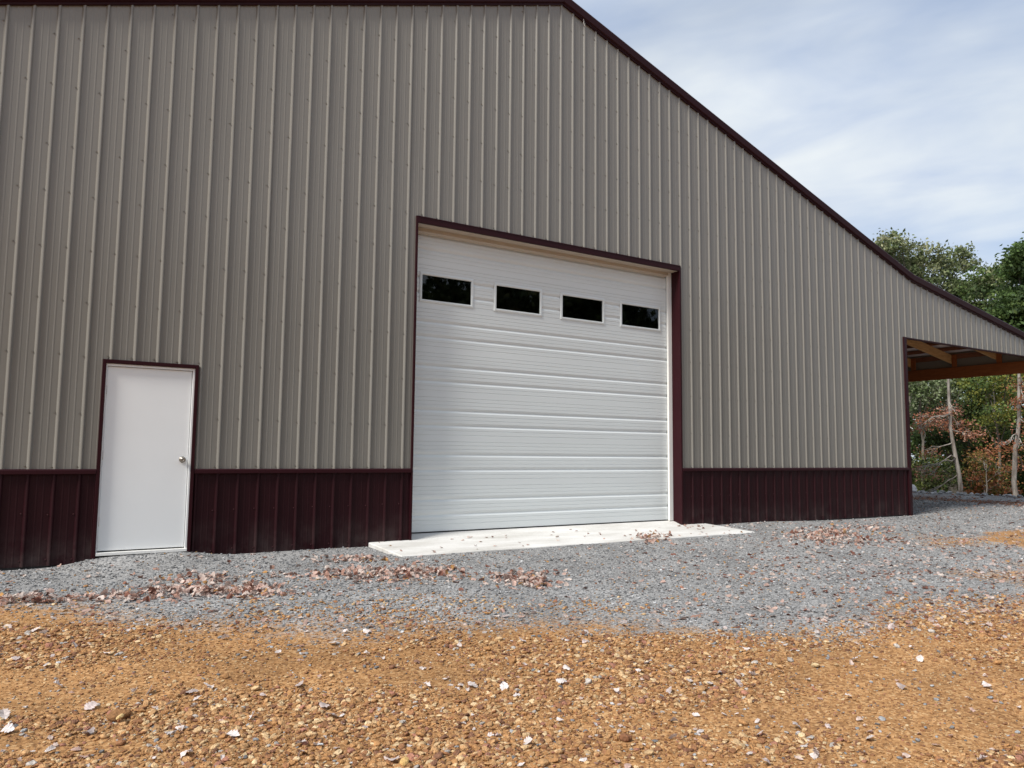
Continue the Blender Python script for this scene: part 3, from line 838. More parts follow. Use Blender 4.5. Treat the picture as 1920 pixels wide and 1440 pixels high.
def leaf_cloud(clumps, n_sub, n_leaf, size, palette, rng_, sub_r=0.22, jit=0.25):
    """clumps: (centre, radii) -> leaf centres gathered in small sprays inside each clump"""
    C, SZ, CO = [], [], []
    pal = np.array([p[0] for p in palette]); w = np.array([p[1] for p in palette], float); w /= w.sum()
    for c, r in clumps:
        r = np.broadcast_to(np.asarray(r, float), (3,))
        ns = max(3, int(n_sub * (r.prod() ** (1 / 3)) ** 1.6))
        d = rng_.normal(size=(ns, 3)); d /= np.linalg.norm(d, axis=1, keepdims=True)
        rad = rng_.uniform(0.25, 1.0, ns) ** 0.6
        sc = c + d * rad[:, None] * r
        for q in sc:
            m = max(2, int(n_leaf * rng_.uniform(0.4, 1.6)))
            sr = sub_r * rng_.uniform(0.6, 1.5)
            pp = q + rng_.normal(size=(m, 3)) * sr * np.array([1, 1, 0.55])
            base = pal[rng_.choice(len(pal), p=w)] * rng_.uniform(1 - jit, 1 + jit)
            C.append(pp); SZ.append(size * rng_.uniform(0.6, 1.35, m))
            mixc = pal[rng_.choice(len(pal), size=m, p=w)]
            CO.append((0.8 * base + 0.2 * mixc) * rng_.uniform(0.9, 1.1, (m, 1)))
    return np.concatenate(C), np.concatenate(SZ), np.clip(np.concatenate(CO) * 1.12, 0, 1)

def wobble(a, b, n, amp, rng_):
    a, b = np.array(a, float), np.array(b, float)
    t = np.linspace(0, 1, n)
    p = a + (b - a) * t[:, None]
    L = np.linalg.norm(b - a)
    off = np.cumsum(rng_.normal(size=(n, 3)), 0) * amp * L / n
    off -= off[0] + (off[-1] - off[0]) * t[:, None]
    return p + off

def make_tree(name, label, cat, base_px, depth, top_px, trunk_r, clumps_px, palette, leaf, n_sub, n_leaf, bark_m, seed, limbs=True, sub_r=0.22, depth_spread=1.0, group=None, extra_twigs=0, base_z=None, limb_h=-0.18, flat=0.8):
    r_ = np.random.default_rng(seed)
    if base_z is None:
        # follow the view ray of the foot to the ground at this depth
        b = at_depth(base_px[0], base_px[1], depth)
        b[2] = float(ground_z(b[0], b[1])) - 0.1
    top = at_depth(top_px[0], top_px[1], depth)
    root = empty(name, tuple(b))
    root.matrix_world = Matrix.Translation(tuple(b))
    tag(root, label, cat, group)
    clumps = []
    for cp in clumps_px:
        px, py, rp = cp[:3]
        dd = depth + (cp[3] if len(cp) > 3 else r_.uniform(-depth_spread, depth_spread))
        rr = rp * dd / FPX
        clumps.append((at_depth(px, py, dd), (rr, rr * 1.1, rr * flat)))
    tm = MB()
    tp = wobble(b, top, 12, 0.10, r_)
    rad = list(np.linspace(trunk_r, trunk_r * 0.35, 12)); rad[0] *= 1.25
    tm.tube(tp, rad, 9)
    if limbs:
        for c, rr in clumps:
            h = np.clip((c[2] - b[2]) / max(0.1, top[2] - b[2]), 0.15, 1.0)
            st = tp[int(min(11, max(1, (h + limb_h) * 11)))]
            lp = wobble(st, c, 7, 0.25, r_)
            lr = min(trunk_r * 0.4, 0.022 if depth < 30 else 0.06)
            tm.tube(lp, list(np.linspace(lr, 0.010, 7)), 6)
            for _ in range(5 + extra_twigs):
                d_ = r_.normal(size=3); d_ /= np.linalg.norm(d_)
                e = c + d_ * np.array(rr) * r_.uniform(0.7, 1.0)
                tm.tube(wobble(lp[r_.integers(3, 7)], e, 5, 0.3, r_), list(np.linspace(0.010, 0.004, 5)), 4)
    to = tm.build("trunk", bark_m, None, smooth=True)
    to.parent = root; to.matrix_parent_inverse = Matrix.Translation(tuple(-b))
    C_, S_, K_ = leaf_cloud(clumps, n_sub, n_leaf, leaf, palette, r_, sub_r)
    cm = foliage_mesh("crown", C_, S_, K_, r_)
    co = bpy.data.objects.new("crown", cm); COL.objects.link(co)
    co.parent = root; co.matrix_parent_inverse = Matrix.Translation(tuple(-b))
    return root

OLIVE = [((0.158, 0.189, 0.085), 3), ((0.242, 0.257, 0.141), 2), ((0.090, 0.123, 0.053), 2), ((0.332, 0.332, 0.208), 0.7)]
GREEN = [((0.078, 0.129, 0.040), 3), ((0.134, 0.189, 0.055), 2), ((0.047, 0.076, 0.033), 2)]
DKGRN = [((0.032, 0.049, 0.020), 3), ((0.058, 0.076, 0.028), 2), ((0.104, 0.109, 0.045), 0.6)]
YELLOW = [((0.245, 0.245, 0.054), 3), ((0.147, 0.184, 0.046), 2), ((0.392, 0.342, 0.077), 1)]
RUST = [((0.332, 0.122, 0.064), 3), ((0.433, 0.191, 0.128), 2), ((0.178, 0.076, 0.038), 1.5), ((0.281, 0.178, 0.051), 1)]
PINK = [((0.378, 0.200, 0.147), 3), ((0.294, 0.115, 0.084), 2), ((0.441, 0.283, 0.210), 1)]
MIXED = [((0.136, 0.163, 0.041), 3), ((0.340, 0.163, 0.068), 2), ((0.082, 0.109, 0.030), 2)]
LIGHTG = [((0.172, 0.208, 0.104), 2), ((0.086, 0.122, 0.045), 3), ((0.269, 0.306, 0.194), 0.7)]

make_tree("oak_tree", "olive-green oak crown rising just behind the barn's roof slope", "tree", (1712, 960), 36, (1705, 520), 0.20,
          [(1665, 458, 26), (1648, 470, 22), (1690, 462, 20), (1708, 490, 30), (1745, 478, 30), (1728, 530, 38), (1770, 545, 36), (1690, 515, 30), (1765, 505, 26), (1760, 590, 30), (1796, 480, 22), (1806, 500, 20), (1800, 540, 28), (1668, 490, 22), (1790, 600, 26)],
          OLIVE, 0.16, 38, 40, M_BARKGREY, 1, sub_r=0.21)
make_tree("oak_tree", "rounded olive and green crown between the oak and the frame's right edge", "tree", (1850, 960), 34, (1848, 560), 0.16,
          [(1845, 515, 24), (1868, 510, 22), (1830, 545, 30), (1862, 555, 34), (1838, 595, 36), (1880, 590, 34), (1810, 625, 30), (1850, 640, 36), (1878, 535, 20), (1815, 575, 22)],
          OLIVE + GREEN, 0.155, 46, 42, M_BARKGREY, 2, sub_r=0.21)
make_tree("broadleaf_tree", "dense green tree cut by the right edge above the lean-to roof", "tree", (1935, 965), 31, (1930, 520), 0.18,
          [(1918, 478, 22), (1905, 505, 20), (1935, 500, 40), (1905, 555, 34), (1938, 570, 50), (1895, 600, 36), (1925, 630, 46), (1970, 560, 60), (1990, 640, 60), (1900, 650, 40), (1960, 480, 50), (1915, 700, 50), (1975, 720, 60)],
          GREEN, 0.17, 64, 52, M_BARKGREY, 3, sub_r=0.22)
make_tree("grey_trunk_tree", "thick grey trunk standing just behind the slender leaning tree", "tree", (1789, 958), 28.5, (1772, 640), 0.21,
          [(1735, 640, 50), (1800, 650, 50), (1770, 700, 44), (1720, 710, 40), (1820, 700, 40)], GREEN + LIGHTG, 0.12, 50, 44, M_BARKGREY, 4)
make_tree("slender_tree", "slender pale-barked tree leaning left with drooping rust-coloured twigs", "tree", (1800, 945), 24.6, (1776, 640), 0.075,
          [(1742, 785, 24), (1765, 800, 20), (1800, 800, 26), (1822, 815, 20), (1725, 800, 18), (1790, 772, 16), (1745, 850, 16), (1745, 890, 12), (1720, 880, 10), (1768, 770, 14), (1730, 930, 8)],
          PINK + RUST, 0.075, 120, 12, M_BARKPALE, 5, sub_r=0.15, extra_twigs=3, limb_h=0.10, flat=0.6)
make_tree("slender_tree", "straight pale-barked tree with red leaves at the right edge", "tree", (1905, 952), 24.3, (1914, 640), 0.085,
          [(1915, 725, 18), (1918, 750, 16), (1908, 760, 12), (1916, 840, 16), (1905, 865, 14), (1918, 880, 14), (1900, 920, 10), (1932, 800, 24), (1940, 740, 24), (1880, 835, 14)],
          RUST, 0.075, 110, 12, M_BARKPALE, 6, sub_r=0.15, extra_twigs=2, limb_h=0.10, flat=0.6)
make_tree("young_tree", "yellow-green young tree under the outer end of the lean-to beam", "tree", (1866, 958), 27, (1862, 720), 0.07,
          [(1860, 722, 26), (1885, 740, 24), (1840, 745, 26), (1870, 775, 28), (1895, 780, 22), (1838, 790, 22), (1890, 700, 26), (1858, 815, 24), (1830, 715, 24)],
          YELLOW + GREEN, 0.095, 90, 30, M_BARKGREY, 7, sub_r=0.18)
make_tree("young_tree", "light green young tree beside the barn's corner post", "tree", (1728, 955), 27, (1732, 725), 0.07,
          [(1722, 735, 24), (1745, 742, 22), (1760, 725, 22), (1720, 770, 20), (1740, 775, 18), (1705, 720, 24), (1782, 745, 18)],
          LIGHTG, 0.11, 80, 26, M_BARKGREY, 8, sub_r=0.2)
make_tree("shrub", "rust and green bush between the two slender pale trees", "shrub", (1848, 958), 25.6, (1850, 870), 0.035,
          [(1835, 860, 22), (1860, 850, 20), (1875, 880, 20), (1828, 895, 22), (1852, 905, 24), (1880, 910, 20), (1845, 935, 20), (1820, 925, 16)],
          MIXED + RUST, 0.08, 130, 20, M_BARKPALE, 9, sub_r=0.15, extra_twigs=3)
make_tree("shrub", "dark green low bush beside the barn's maroon corner", "shrub", (1728, 955), 26.4, (1728, 880), 0.03,
          [(1722, 875, 24), (1748, 870, 22), (1735, 905, 22), (1762, 900, 20), (1715, 915, 16), (1755, 930, 18), (1780, 880, 18)],
          DKGRN + MIXED[:1], 0.10, 100, 24, M_BARKGREY, 10, sub_r=0.18)
make_tree("shrub", "green brush filling the middle behind the slender trees", "shrub", (1815, 958), 29, (1815, 800), 0.05,
          [(1790, 800, 34), (1830, 830, 34), (1860, 830, 30), (1755, 830, 30), (1725, 830, 28), (1890, 840, 30), (1800, 870, 36), (1840, 880, 30), (1895, 890, 36), (1770, 760, 26), (1815, 770, 26)],
          GREEN + DKGRN, 0.11, 75, 40, M_BARKGREY, 12, sub_r=0.22)

def woods(name, label, boxes, n_cl, size, palette, seed, r_cl):
    r_ = np.random.default_rng(seed)
    cl = []
    for (x0, x1, y0, y1, z0, z1), n in zip(boxes, n_cl):
        for _ in range(n):
            x, y = r_.uniform(x0, x1), r_.uniform(y0, y1)
            hh = z0 + (z1 - z0) * (0.6 + 0.4 * float(lat_noise(x * 0.25, y * 0.25, seed)))
            cl.append((np.array([x, y, r_.uniform(z0, hh)]), r_cl * r_.uniform(0.7, 1.3)))
    C_, S_, K_ = leaf_cloud(cl, 9, 14, size, palette, r_, 0.5)
    o = bpy.data.objects.new(name, foliage_mesh(name, C_, S_, K_, r_)); COL.objects.link(o)
    tag(o, label, "woods", kind='stuff')
    return o
woods("woods", "dark mass of woods closing the view behind the single trees", [(36, 46, -14, 34, -2.5, 8.0), (33, 38, -10, 26, -2.5, 4.5)], (330, 200), 0.30, DKGRN + GREEN[:1], 41, 1.3)
woods("woods", "dark woods across the yard, mirrored in the garage windows", [(-14, 60, -52, -40, -1.0, 17.0)], (640,), 0.75, DKGRN, 42, 2.2)

# ------------------------------------------------------------------ stones, leaves: source shapes
def stone_mesh(name, seed, mat_, flat=0.55):
    r_ = np.random.default_rng(seed)
    bm = bmesh.new(); bmesh.ops.create_icosphere(bm, subdivisions=2, radius=0.5)
    ax = np.array([1.0, r_.uniform(0.6, 0.95), flat * r_.uniform(0.75, 1.2)])
    planes = [(v / np.linalg.norm(v), r_.uniform(0.30, 0.46)) for v in r_.normal(size=(7, 3))]
    for v in bm.verts:
        p = np.array(v.co)
        for nrm, d in planes:
            e = p @ nrm - d
            if e > 0: p = p - nrm * e * 0.85
        p = p * (1 + 0.06 * r_.normal())
        v.co = Vector(p * ax)
    me = bpy.data.meshes.new(name); bm.to_mesh(me); bm.free()
    for pl in me.polygons: pl.use_smooth = bool(seed % 3)
    me.materials.append(mat_); return me

def leaf_mesh(name, seed, mat_):
    """a curled, lobed dry leaf about 1 long"""
    r_ = np.random.default_rng(seed)
    half = [(-.45, .02), (-.40, .16), (-.34, .30), (-.25, .26), (-.15, .42), (-.06, .33), (.05, .45), (.12, .30), (.22, .33), (.29, .19), (.38, .17), (.48, 0.0)]
    half = [(x, w * r_.uniform(0.75, 1.15)) for x, w in half]
    curl, twist, bend = r_.uniform(0.3, 1.9), r_.uniform(-.9, .9), r_.uniform(-.7, 1.4)
    def warp(x, y):
        z = curl * y * y * 1.5 + bend * x * x * 0.7 + twist * x * y + 0.05 * math.sin(9 * x + seed) * (abs(y) * 3)
        return (x, y * (1 - 0.35 * curl * abs(y)), z + 0.055 * r_.normal() * (abs(y) > .05))
    v, f = [], []
    n = len(half)
    for x, w in half: v.append(warp(x, 0.0))
    for x, w in half: v.append(warp(x + r_.uniform(-.02, .02), w))
    for x, w in half: v.append(warp(x + r_.uniform(-.02, .02), -w))
    for i in range(n - 1):
        f.append((i, i + 1, n + i + 1, n + i)); f.append((i + 1, i, 2 * n + i, 2 * n + i + 1))
    b = len(v)                                                   # stalk
    v += [(-.5, .012, .02), (-.5, -.012, .02), (-.68, -.006, .05), (-.68, .006, .05)]; f.append((b, b + 1, b + 2, b + 3))
    me = bpy.data.meshes.new(name)
    zmin = min(q[2] for q in v)
    me.from_pydata([(q[0], q[1], q[2] - zmin) for q in v], [], f); me.update()
    me.materials.append(mat_); return me

src = bpy.data.collections.new("gravel_sources")
for s_ in range(8): src.objects.link(bpy.data.objects.new("stone_shape", stone_mesh("stone_shape", 100 + s_, M_STONE_I, 0.46)))
srcl = bpy.data.collections.new("leaf_sources")
for s_ in range(8): srcl.objects.link(bpy.data.objects.new("leaf_shape", leaf_mesh("leaf_shape", 200 + s_, M_LEAF_I)))

def instancer(name, pos, rot, scl, col, coll, label, nvar=8):
    n = len(pos)
    me = bpy.data.meshes.new(name)
    me.vertices.add(n); me.vertices.foreach_set('co', np.asarray(pos, np.float32).ravel())
    def vec(nm, arr):
        at = me.attributes.new(nm, 'FLOAT_VECTOR', 'POINT'); at.data.foreach_set('vector', np.asarray(arr, np.float32).ravel())
    vec('rot', rot); vec('scl', scl)
    at = me.attributes.new('tint', 'FLOAT_COLOR', 'POINT')
    c4 = np.ones((n, 4), np.float32); c4[:, :3] = col; at.data.foreach_set('color', c4.ravel())
    at = me.attributes.new('pick', 'INT', 'POINT'); at.data.foreach_set('value', rng.integers(0, nvar, n).astype(np.int32))
    me.update()
    o = bpy.data.objects.new(name, me); COL.objects.link(o)
    ng = bpy.data.node_groups.new(name + "_nodes", 'GeometryNodeTree')
    ng.interface.new_socket("Geometry", in_out='INPUT', socket_type='NodeSocketGeometry')
    ng.interface.new_socket("Geometry", in_out='OUTPUT', socket_type='NodeSocketGeometry')
    N, L = ng.nodes, ng.links
    gi, go = N.new('NodeGroupInput'), N.new('NodeGroupOutput')
    ci = N.new('GeometryNodeCollectionInfo'); ci.inputs['Collection'].default_value = coll
    ci.inputs['Separate Children'].default_value = True; ci.inputs['Reset Children'].default_value = True
    ip = N.new('GeometryNodeInstanceOnPoints'); ip.inputs['Pick Instance'].default_value = True
    def na(nm, t):
        x = N.new('GeometryNodeInputNamedAttribute'); x.data_type = t; x.inputs['Name'].default_value = nm
        return [s for s in x.outputs if s.enabled][0]
    e2r = N.new('FunctionNodeEulerToRotation')
    L.new(na('rot', 'FLOAT_VECTOR'), e2r.inputs[0])
    L.new(gi.outputs[0], ip.inputs['Points']); L.new(ci.outputs[0], ip.inputs['Instance'])
    L.new(na('pick', 'INT'), ip.inputs['Instance Index'])
    L.new(e2r.outputs[0], ip.inputs['Rotation']); L.new(na('scl', 'FLOAT_VECTOR'), ip.inputs['Scale'])
    L.new(ip.outputs[0], go.inputs[0])
    m = o.modifiers.new("scatter", 'NODES'); m.node_group = ng
    tag(o, label, kind='stuff')
    return o

def visible(x, y, z, mx=160, my=130):
    px, py, w = project(np.stack([x, y, z], -1))
    return (w > 0.5) & (px > -mx) & (px < 1920 + mx) & (py > 700) & (py < 1440 + my)

def off_slabs(x, y):
    return ~((x > AX0 - 0.01) & (x < AX1 + 0.01) & (y > -1.06)) & ~((y > -0.015) & (x < XC + 0.02))

def pick_cols(n, pal):
    c = np.array([p[0] for p in pal]); w = np.array([p[1] for p in pal], float); w /= w.sum()
    return c[rng.choice(len(c), size=n, p=w)] * rng.uniform(0.8, 1.2, (n, 1))

ORG = [((0.373, 0.195, 0.081), 5), ((0.439, 0.255, 0.120), 4), ((0.285, 0.137, 0.065), 3), ((0.527, 0.359, 0.195), 2.0), ((0.187, 0.092, 0.054), 1.6), ((0.594, 0.441, 0.263), 0.9), ((0.395, 0.359, 0.326), 0.35), ((0.351, 0.163, 0.109), 0.6)]
GRY = [((0.238, 0.241, 0.247), 5), ((0.320, 0.325, 0.332), 3), ((0.150, 0.149, 0.154), 2.5), ((0.487, 0.491, 0.500), 1.2), ((0.376, 0.215, 0.093), 0.25)]
FLATROT = lambda n: np.stack([rng.normal(0, 0.28, n), rng.normal(0, 0.28, n), rng.uniform(0, 6.283, n)], 1)

# orange gravel
def scatter_pts(n, xr, yr, keep):
    x = rng.uniform(*xr, n); y = rng.uniform(*yr, n)
    z = ground_z(x, y)
    m = visible(x, y, z) & off_slabs(x, y)
    x, y, z = x[m], y[m], z[m]
    k = keep(x, y)
    m = rng.uniform(size=len(x)) < k
    return np.stack([x, y, z], 1)[m]
def dist(x, y): return np.hypot(x - CAM[0], y - CAM[1])
def coarse(x, y):
    """tyre-washed bands: coarse stone ridges and sandy strips running across the drive"""
    u = x * 0.92 - y * 0.38; v = x * 0.38 + y * 0.92
    return sstep((fbm(u * 0.55, v * 1.7, 57, 4) - 0.38) / 0.26)
P1 = scatter_pts(560000, (-1.5, 13), (-8.2, -1.2), lambda x, y: np.maximum(orange_mask(x, y), 0.035) * np.clip(1.25 - dist(x, y) / 9.5, 0.12, 1) * (0.42 + 0.65 * coarse(x, y)))
s1 = 0.009 + 0.0095 * rng.gamma(1.2, 1.0, len(P1)); s1 = np.clip(s1, 0.008, 0.05)
patch = coarse(P1[:, 0], P1[:, 1])
s1 = np.clip(s1 * (0.50 + 0.50 * patch), 0.006, 0.046)
P1[:, 2] += s1 * 0.12
instancer("orange_gravel", P1, FLATROT(len(P1)), s1[:, None] * rng.uniform(0.8, 1.25, (len(P1), 3)), pick_cols(len(P1), ORG), src, "orange-brown river gravel covering the foreground")
# grey gravel
P2 = scatter_pts(560000, (-1.5, 24), (-7.5, 5.0), lambda x, y: np.clip(1 - orange_mask(x, y), 0.06, 1) * (1 - 0.85 * litter_mask(x, y)) * np.clip(1.15 - dist(x, y) / 15, 0.12, 1) * 0.72)
s2 = np.clip(0.009 + 0.006 * rng.gamma(1.4, 1.0, len(P2)), 0.008, 0.034) * np.clip(dist(P2[:, 0], P2[:, 1]) / 12, 1, 1.6)
P2[:, 2] += s2 * 0.15
instancer("grey_gravel", P2, FLATROT(len(P2)), s2[:, None] * rng.uniform(0.8, 1.3, (len(P2), 3)), pick_cols(len(P2), GRY), src, "crushed grey gravel along the front of the barn")

# ---- single larger stones
stone_src = [stone_mesh("stone", 300 + k, M_STONE_O, 0.5) for k in range(10)]
def put_stone(x, y, size, col, label, group=None, zoff=0.0, rot=None, mesh=None, sc=(1, 1, 1), name="stone"):
    o = bpy.data.objects.new(name, mesh or random.choice(stone_src)); COL.objects.link(o)
    o.location = (x, y, float(ground_z(x, y)) + size * 0.16 + zoff)
    o.rotation_euler = rot or (random.gauss(0, .25), random.gauss(0, .25), random.uniform(0, 6.28))
    o.scale = (size * sc[0], size * sc[1], size * sc[2])
    o['tint'] = tuple(float(c) for c in col)
    tag(o, label, "stone", group)
    return o
def ground_hit(px, py):
    d = ray(px, py); z = -0.15
    for _ in range(8):
        t = (z - CAM[2]) / d[2]; q = CAM + t * d; z = float(ground_z(q[0], q[1]))
    return q
q = ground_hit(221, 1352)
put_stone(q[0], q[1] + .02, 0.125, (0.24, 0.12, 0.05), "largest flat brown stone in the foreground at lower left", rot=(0.15, -.1, .3), sc=(1.1, .8, .8))
q = ground_hit(224, 1356)
put_stone(q[0], q[1] - .02, 0.055, (0.60, 0.43, 0.20), "small yellow stone leaning on the largest brown stone", zoff=0.028)
q = ground_hit(1172, 1388)
put_stone(q[0], q[1], 0.08, (0.22, 0.10, 0.05), "dark brown stone low in the foreground right of centre")
q = ground_hit(758, 1435)
put_stone(q[0], q[1], 0.075, (0.55, 0.36, 0.14), "rounded yellow stone at the bottom edge beside a white leaf", rot=(0.0, 0.1, 1.0), sc=(1, .9, 1))
q = ground_hit(1528, 1250)
put_stone(q[0], q[1], 0.075, (0.55, 0.42, 0.24), "broad tan stone among the orange gravel at right")
def place_words(x, y, z):
    px, py, w = project(np.array([x, y, z]))
    col_ = ("at far left", "left of centre", "in the middle", "right of centre", "at far right")[int(np.clip(px / 384, 0, 4))]
    row_ = "near the bottom edge" if py > 1350 else ("in mid-foreground" if py > 1240 else "toward the grey gravel")
    return col_ + " " + row_
def hue_word(c):
    r, g, b = c
    if r - b < 0.06: return "grey"
    if r > 0.5: return "cream" if b > 0.24 else "yellow-tan"
    if r < 0.24: return "dark brown"
    if r > 0.41: return "tan"
    return "reddish" if g < 0.45 * r else "orange-brown"
x = rng.uniform(-0.5, 9.5, 30000); y = rng.uniform(-8, -2.5, 30000); z = ground_z(x, y)
keep = visible(x, y, z, 20, 20) & (rng.uniform(size=30000) < orange_mask(x, y) * np.clip(1.3 - dist(x, y) / 9, 0.1, 1) * (0.05 + 1.6 * coarse(x, y)))
idx = np.nonzero(keep)[0][:285]
for c_, i in zip(pick_cols(len(idx), ORG), idx):
    sz = 0.034 + 0.03 * random.random() ** 2
    pw = place_words(x[i], y[i], 0.0)
    put_stone(x[i], y[i], sz, c_, "%s %s stone on the orange gravel, %s" % ("large" if sz > 0.05 else ("middling" if sz > 0.04 else "smallish"), hue_word(c_), pw), "larger stones on the orange gravel")
# pale rubble along the edge of the fill
for k in range(70):
    yy = 0.6 + 5.4 * k / 69 + random.uniform(-.06, .06)
    xx = EDGE_X + random.uniform(-.25, .25)
    put_stone(xx, yy, random.uniform(.07, .20), (0.42 * random.uniform(.6, 1.2),) * 3, "pale rubble stone at the yard's edge, " + ("near the straight slender tree" if yy < 2.2 else ("between the two slender trees" if yy < 3.8 else ("by the leaning slender tree" if yy < 4.8 else "near the barn's maroon corner"))), "pale rubble at the yard's edge", name="rubble_stone")
q = at_depth(1712, 931, 25.0)
put_stone(q[0], q[1], 0.42, (0.72, 0.72, 0.72), "white rock beside the barn's maroon corner", zoff=0.02, name="rubble_stone", sc=(1, .9, 1.3))
q = at_depth(1880, 948, 24.3)
put_stone(q[0], q[1], 0.40, (0.62, 0.60, 0.58), "largest pale rock left of the straight slender tree's foot", zoff=0.02, name="rubble_stone", sc=(1.2, .9, .9))

# ---- fallen leaves
PALE = [((0.600, 0.539, 0.517), 4), ((0.503, 0.426, 0.407), 2), ((0.639, 0.587, 0.573), 2)]
TAN = [((0.475, 0.330, 0.281), 4), ((0.532, 0.427, 0.378), 3), ((0.361, 0.213, 0.165), 2.5), ((0.190, 0.082, 0.058), 2), ((0.589, 0.504, 0.456), 2), ((0.427, 0.233, 0.087), 0.4)]
leaves = []     # x, y, z, size, col, rot, zone
def add_leaf(x, y, size, col, zone, lift=0.0, tilt=0.25):
    onap = (AX0 < x < AX1) and (-1.04 < y < 0.18)
    z = float(np.interp(y, [-1.03, 0, .12, .2], [.033, .079, .116, .13])) if onap else float(ground_z(x, y))
    leaves.append((x, y, z + 0.004 + lift, size, col, (random.gauss(0, tilt) + (math.pi if random.random() < .4 else 0), random.gauss(0, tilt), random.uniform(0, 6.28)), zone))
DRIFT = [(370, 1090, 75, 13, 90, 'door'), (375, 1112, 150, 10, 170, 'door'), (480, 1108, 60, 12, 90, 'door'), (60, 1126, 85, 10, 110, 'left'), (225, 1122, 90, 8, 70, 'left'),
         (700, 1078, 165, 13, 260, 'mid'), (790, 1072, 80, 12, 110, 'mid'), (655, 1050, 70, 6, 70, 'mid'), (985, 1085, 62, 14, 120, 'centre'), (1000, 1098, 40, 8, 50, 'centre'),
         (1222, 1012, 40, 6, 80, 'apron'), (1545, 1002, 70, 12, 260, 'right'), (1590, 1015, 110, 12, 150, 'right'), (1640, 990, 60, 8, 80, 'right')]
for px, py, rx, ry, n, zone in DRIFT:
    for _ in range(n):
        a = random.gauss(0, .5); b = random.gauss(0, .5)
        q = ground_hit(px + 1.2 * rx * a, py + 1.15 * ry * b)
        if q[1] > -0.03: continue
        c_ = pick_cols(1, TAN)[0]
        core = max(0, 1 - (a * a + b * b))
        add_leaf(q[0], q[1], random.uniform(0.05, 0.085), c_, zone, lift=random.uniform(0, 0.032) * core, tilt=0.55)
# loose leaves over the grey gravel, thicker to the right
n = 0
while n < 2300:
    px, py = random.uniform(-40, 1960), random.uniform(938, 1180)
    dens = 0.10 + 0.9 * max(0, min(1, (px - 1150) / 500)) * (1.0 if py < 1090 else 0.35)
    if random.random() > dens: continue
    q = ground_hit(px, py)
    if q[1] > -0.03 and q[0] < XC: continue
    if q[0] > 24.5 or q[0] < -2: continue
    add_leaf(q[0], q[1], random.uniform(0.035, 0.08), pick_cols(1, TAN + PALE[1:2])[0] * 0.9, 'grey', tilt=0.3); n += 1
for k in range(420):
    add_leaf(random.gauss(23.2, 0.9), random.uniform(-1.5, 6.5), random.uniform(.06, .11), pick_cols(1, TAN[2:4] + [((0.30, 0.13, 0.07), 3)])[0], 'edge', tilt=0.35)
for k in range(34):
    add_leaf(random.uniform(AX0 + .1, AX1 - .1), random.uniform(-1.0, 0.1), random.uniform(.03, .06), pick_cols(1, TAN)[0], 'slab', tilt=0.15)
# pale leaves on the orange gravel: the conspicuous ones at their places, the rest between
SPOT = [(18, 1375), (65, 1185), (83, 1190), (85, 1252), (110, 1290), (163, 1378), (92, 1413), (5, 1347), (250, 1302), (278, 1301), (318, 1325), (370, 1315), (361, 1303), (388, 1291), (492, 1310), (293, 1412), (348, 1420), (320, 1380), (335, 1372), (437, 1385), (475, 1350), (366, 1330), (462, 1225), (685, 1230), (608, 1330), (625, 1348), (765, 1352), (740, 1432), (566, 1400), (594, 1403), (565, 1418), (685, 1170), (689, 1188), (647, 1187), (818, 1188), (810, 1202), (862, 1215), (885, 1290), (945, 1294), (620, 1210), (521, 1228), (980, 1205), (1100, 1190), (1060, 1258), (1090, 1245), (1055, 1283), (1050, 1356), (1200, 1262), (1215, 1248), (1262, 1388), (1263, 1357), (1292, 1282), (1330, 1286), (1348, 1266), (1256, 1300), (1287, 1265), (1410, 1270), (1425, 1382), (1385, 1287), (1255, 1165), (1298, 1142), (1463, 1262), (1483, 1276), (1590, 1310), (1600, 1242), (1637, 1216), (1687, 1292), (1630, 1390), (1845, 1430), (1815, 1250), (1755, 1198), (1495, 1367), (1710, 1218), (1728, 1240), (1850, 1290), (1530, 1420), (1437, 1436), (1097, 1208), (1150, 1300), (990, 1398), (800, 1290), (560, 1290), (140, 1215), (200, 1230), (30, 1240), (170, 1330), (420, 1200), (505, 1180), (1400, 1220), (1530, 1190), (1880, 1200), (1670, 1180), (1790, 1170)]
for px, py in SPOT:
    q = ground_hit(px + random.uniform(-3, 3), py)
    add_leaf(q[0], q[1], random.uniform(0.048, 0.080), pick_cols(1, PALE)[0], 'orange', lift=0.014, tilt=0.35)
n = 0
while n < 230:
    px, py = random.uniform(-40, 1960), random.uniform(1120, 1460)
    q = ground_hit(px, py)
    if orange_mask(q[0], q[1]) < 0.4: continue
    add_leaf(q[0], q[1], random.uniform(0.022, 0.05), pick_cols(1, PALE + TAN[:3])[0], 'orange', lift=0.004); n += 1

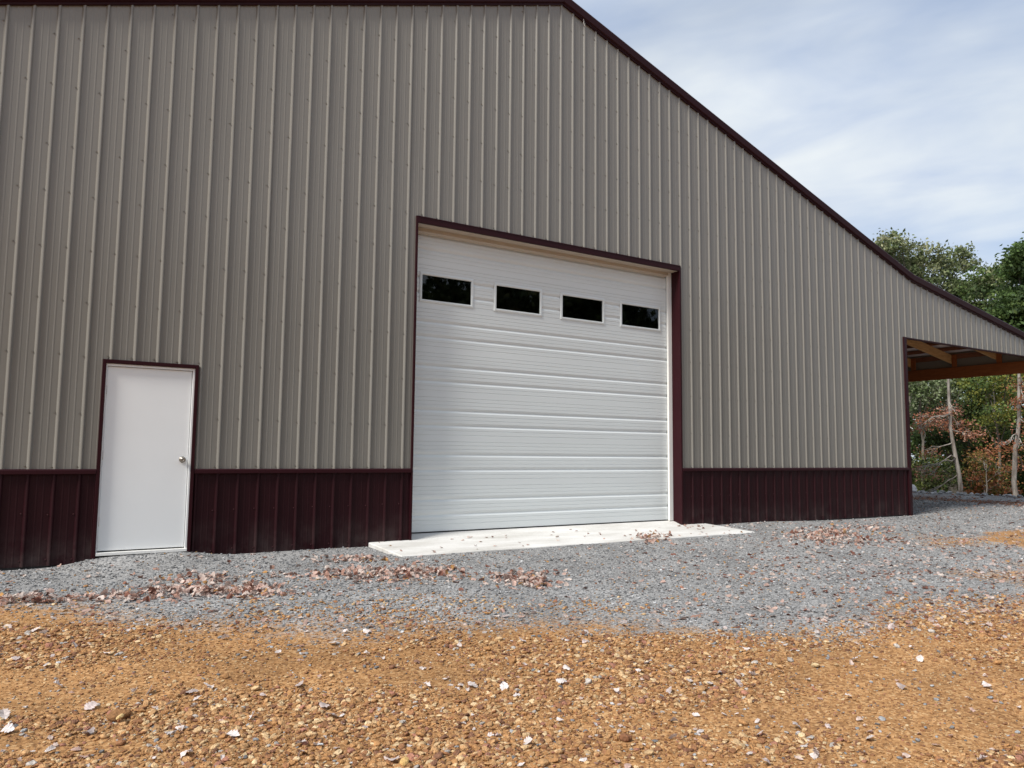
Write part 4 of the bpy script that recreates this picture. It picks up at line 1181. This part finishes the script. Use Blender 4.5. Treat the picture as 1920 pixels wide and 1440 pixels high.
LBL = {'orange': ("pale dry leaf lying on the orange gravel", "pale leaves on the orange gravel"),
       'door': ("pinkish brown leaf in the drift in front of the white entry door", "leaf drift before the entry door"),
       'left': ("brown leaf in the drift at the left edge of the gravel", "leaf drift at the left edge"),
       'mid': ("pinkish brown leaf in the long drift between the two doors", "long leaf drift left of the apron"),
       'centre': ("brown leaf in the small drift in front of the concrete apron", "small leaf drift before the apron"),
       'apron': ("red-brown leaf heaped against the apron's front edge", "leaf heap at the apron's edge"),
       'right': ("brown leaf in the drift before the right part of the wall", "leaf drift before the right wall"),
       'grey': ("single dry leaf scattered loose on the grey gravel", "loose leaves on the grey gravel"),
       'edge': ("red-brown leaf in the litter along the yard's far edge", "leaf litter at the yard's edge"),
       'slab': ("small brown leaf lying on the concrete apron", "leaves on the concrete apron")}
leaf_src = [leaf_mesh("fallen_leaf", 400 + k, M_LEAF_O) for k in range(12)]
pp = np.array([[l_[0], l_[1], l_[2]] for l_ in leaves])
px, py, w = project(pp)
app = np.array([l_[3] for l_ in leaves]) / w
app[(px < 0) | (px > 1920) | (py > 1440) | (w < 0.5)] = 0
order = np.argsort(-app)
single = set(order[:290].tolist())
rest = []
for i, (x, y, z, s_, c_, r_, zone) in enumerate(leaves):
    if i in single:
        o = bpy.data.objects.new("fallen_leaf", leaf_src[i % 12]); COL.objects.link(o)
        o.location = (x, y, z + (s_ * 0.12 if abs(r_[0]) > 2 else 0)); o.rotation_euler = r_; o.scale = (s_, s_ * random.uniform(.8, 1.15), s_ * random.uniform(.25, .7))
        o['tint'] = tuple(float(v_) for v_ in c_)
        lb = LBL[zone][0]
        if zone == 'orange': lb = ("larger " if s_ > .064 else "smaller ") + lb + ", " + place_words(x, y, z)
        else:
            lum = sum(c_) / 3
            lb = ("dark " if lum < 0.2 else ("light " if lum > 0.42 else "")) + lb
            if zone == 'grey': lb += ", " + place_words(x, y, z).split(' near')[0].split(' in mid')[0].split(' toward')[0]
        tag(o, lb, "leaf", LBL[zone][1])
    else: rest.append(i)
instancer("leaf_scatter", [(leaves[i][0], leaves[i][1], leaves[i][2] + (leaves[i][3] * .1 if abs(leaves[i][5][0]) > 2 else 0)) for i in rest], [leaves[i][5] for i in rest], [(leaves[i][3], leaves[i][3], leaves[i][3] * .6) for i in rest], np.array([leaves[i][4] for i in rest]), srcl, "smaller fallen leaves strewn over the gravel")
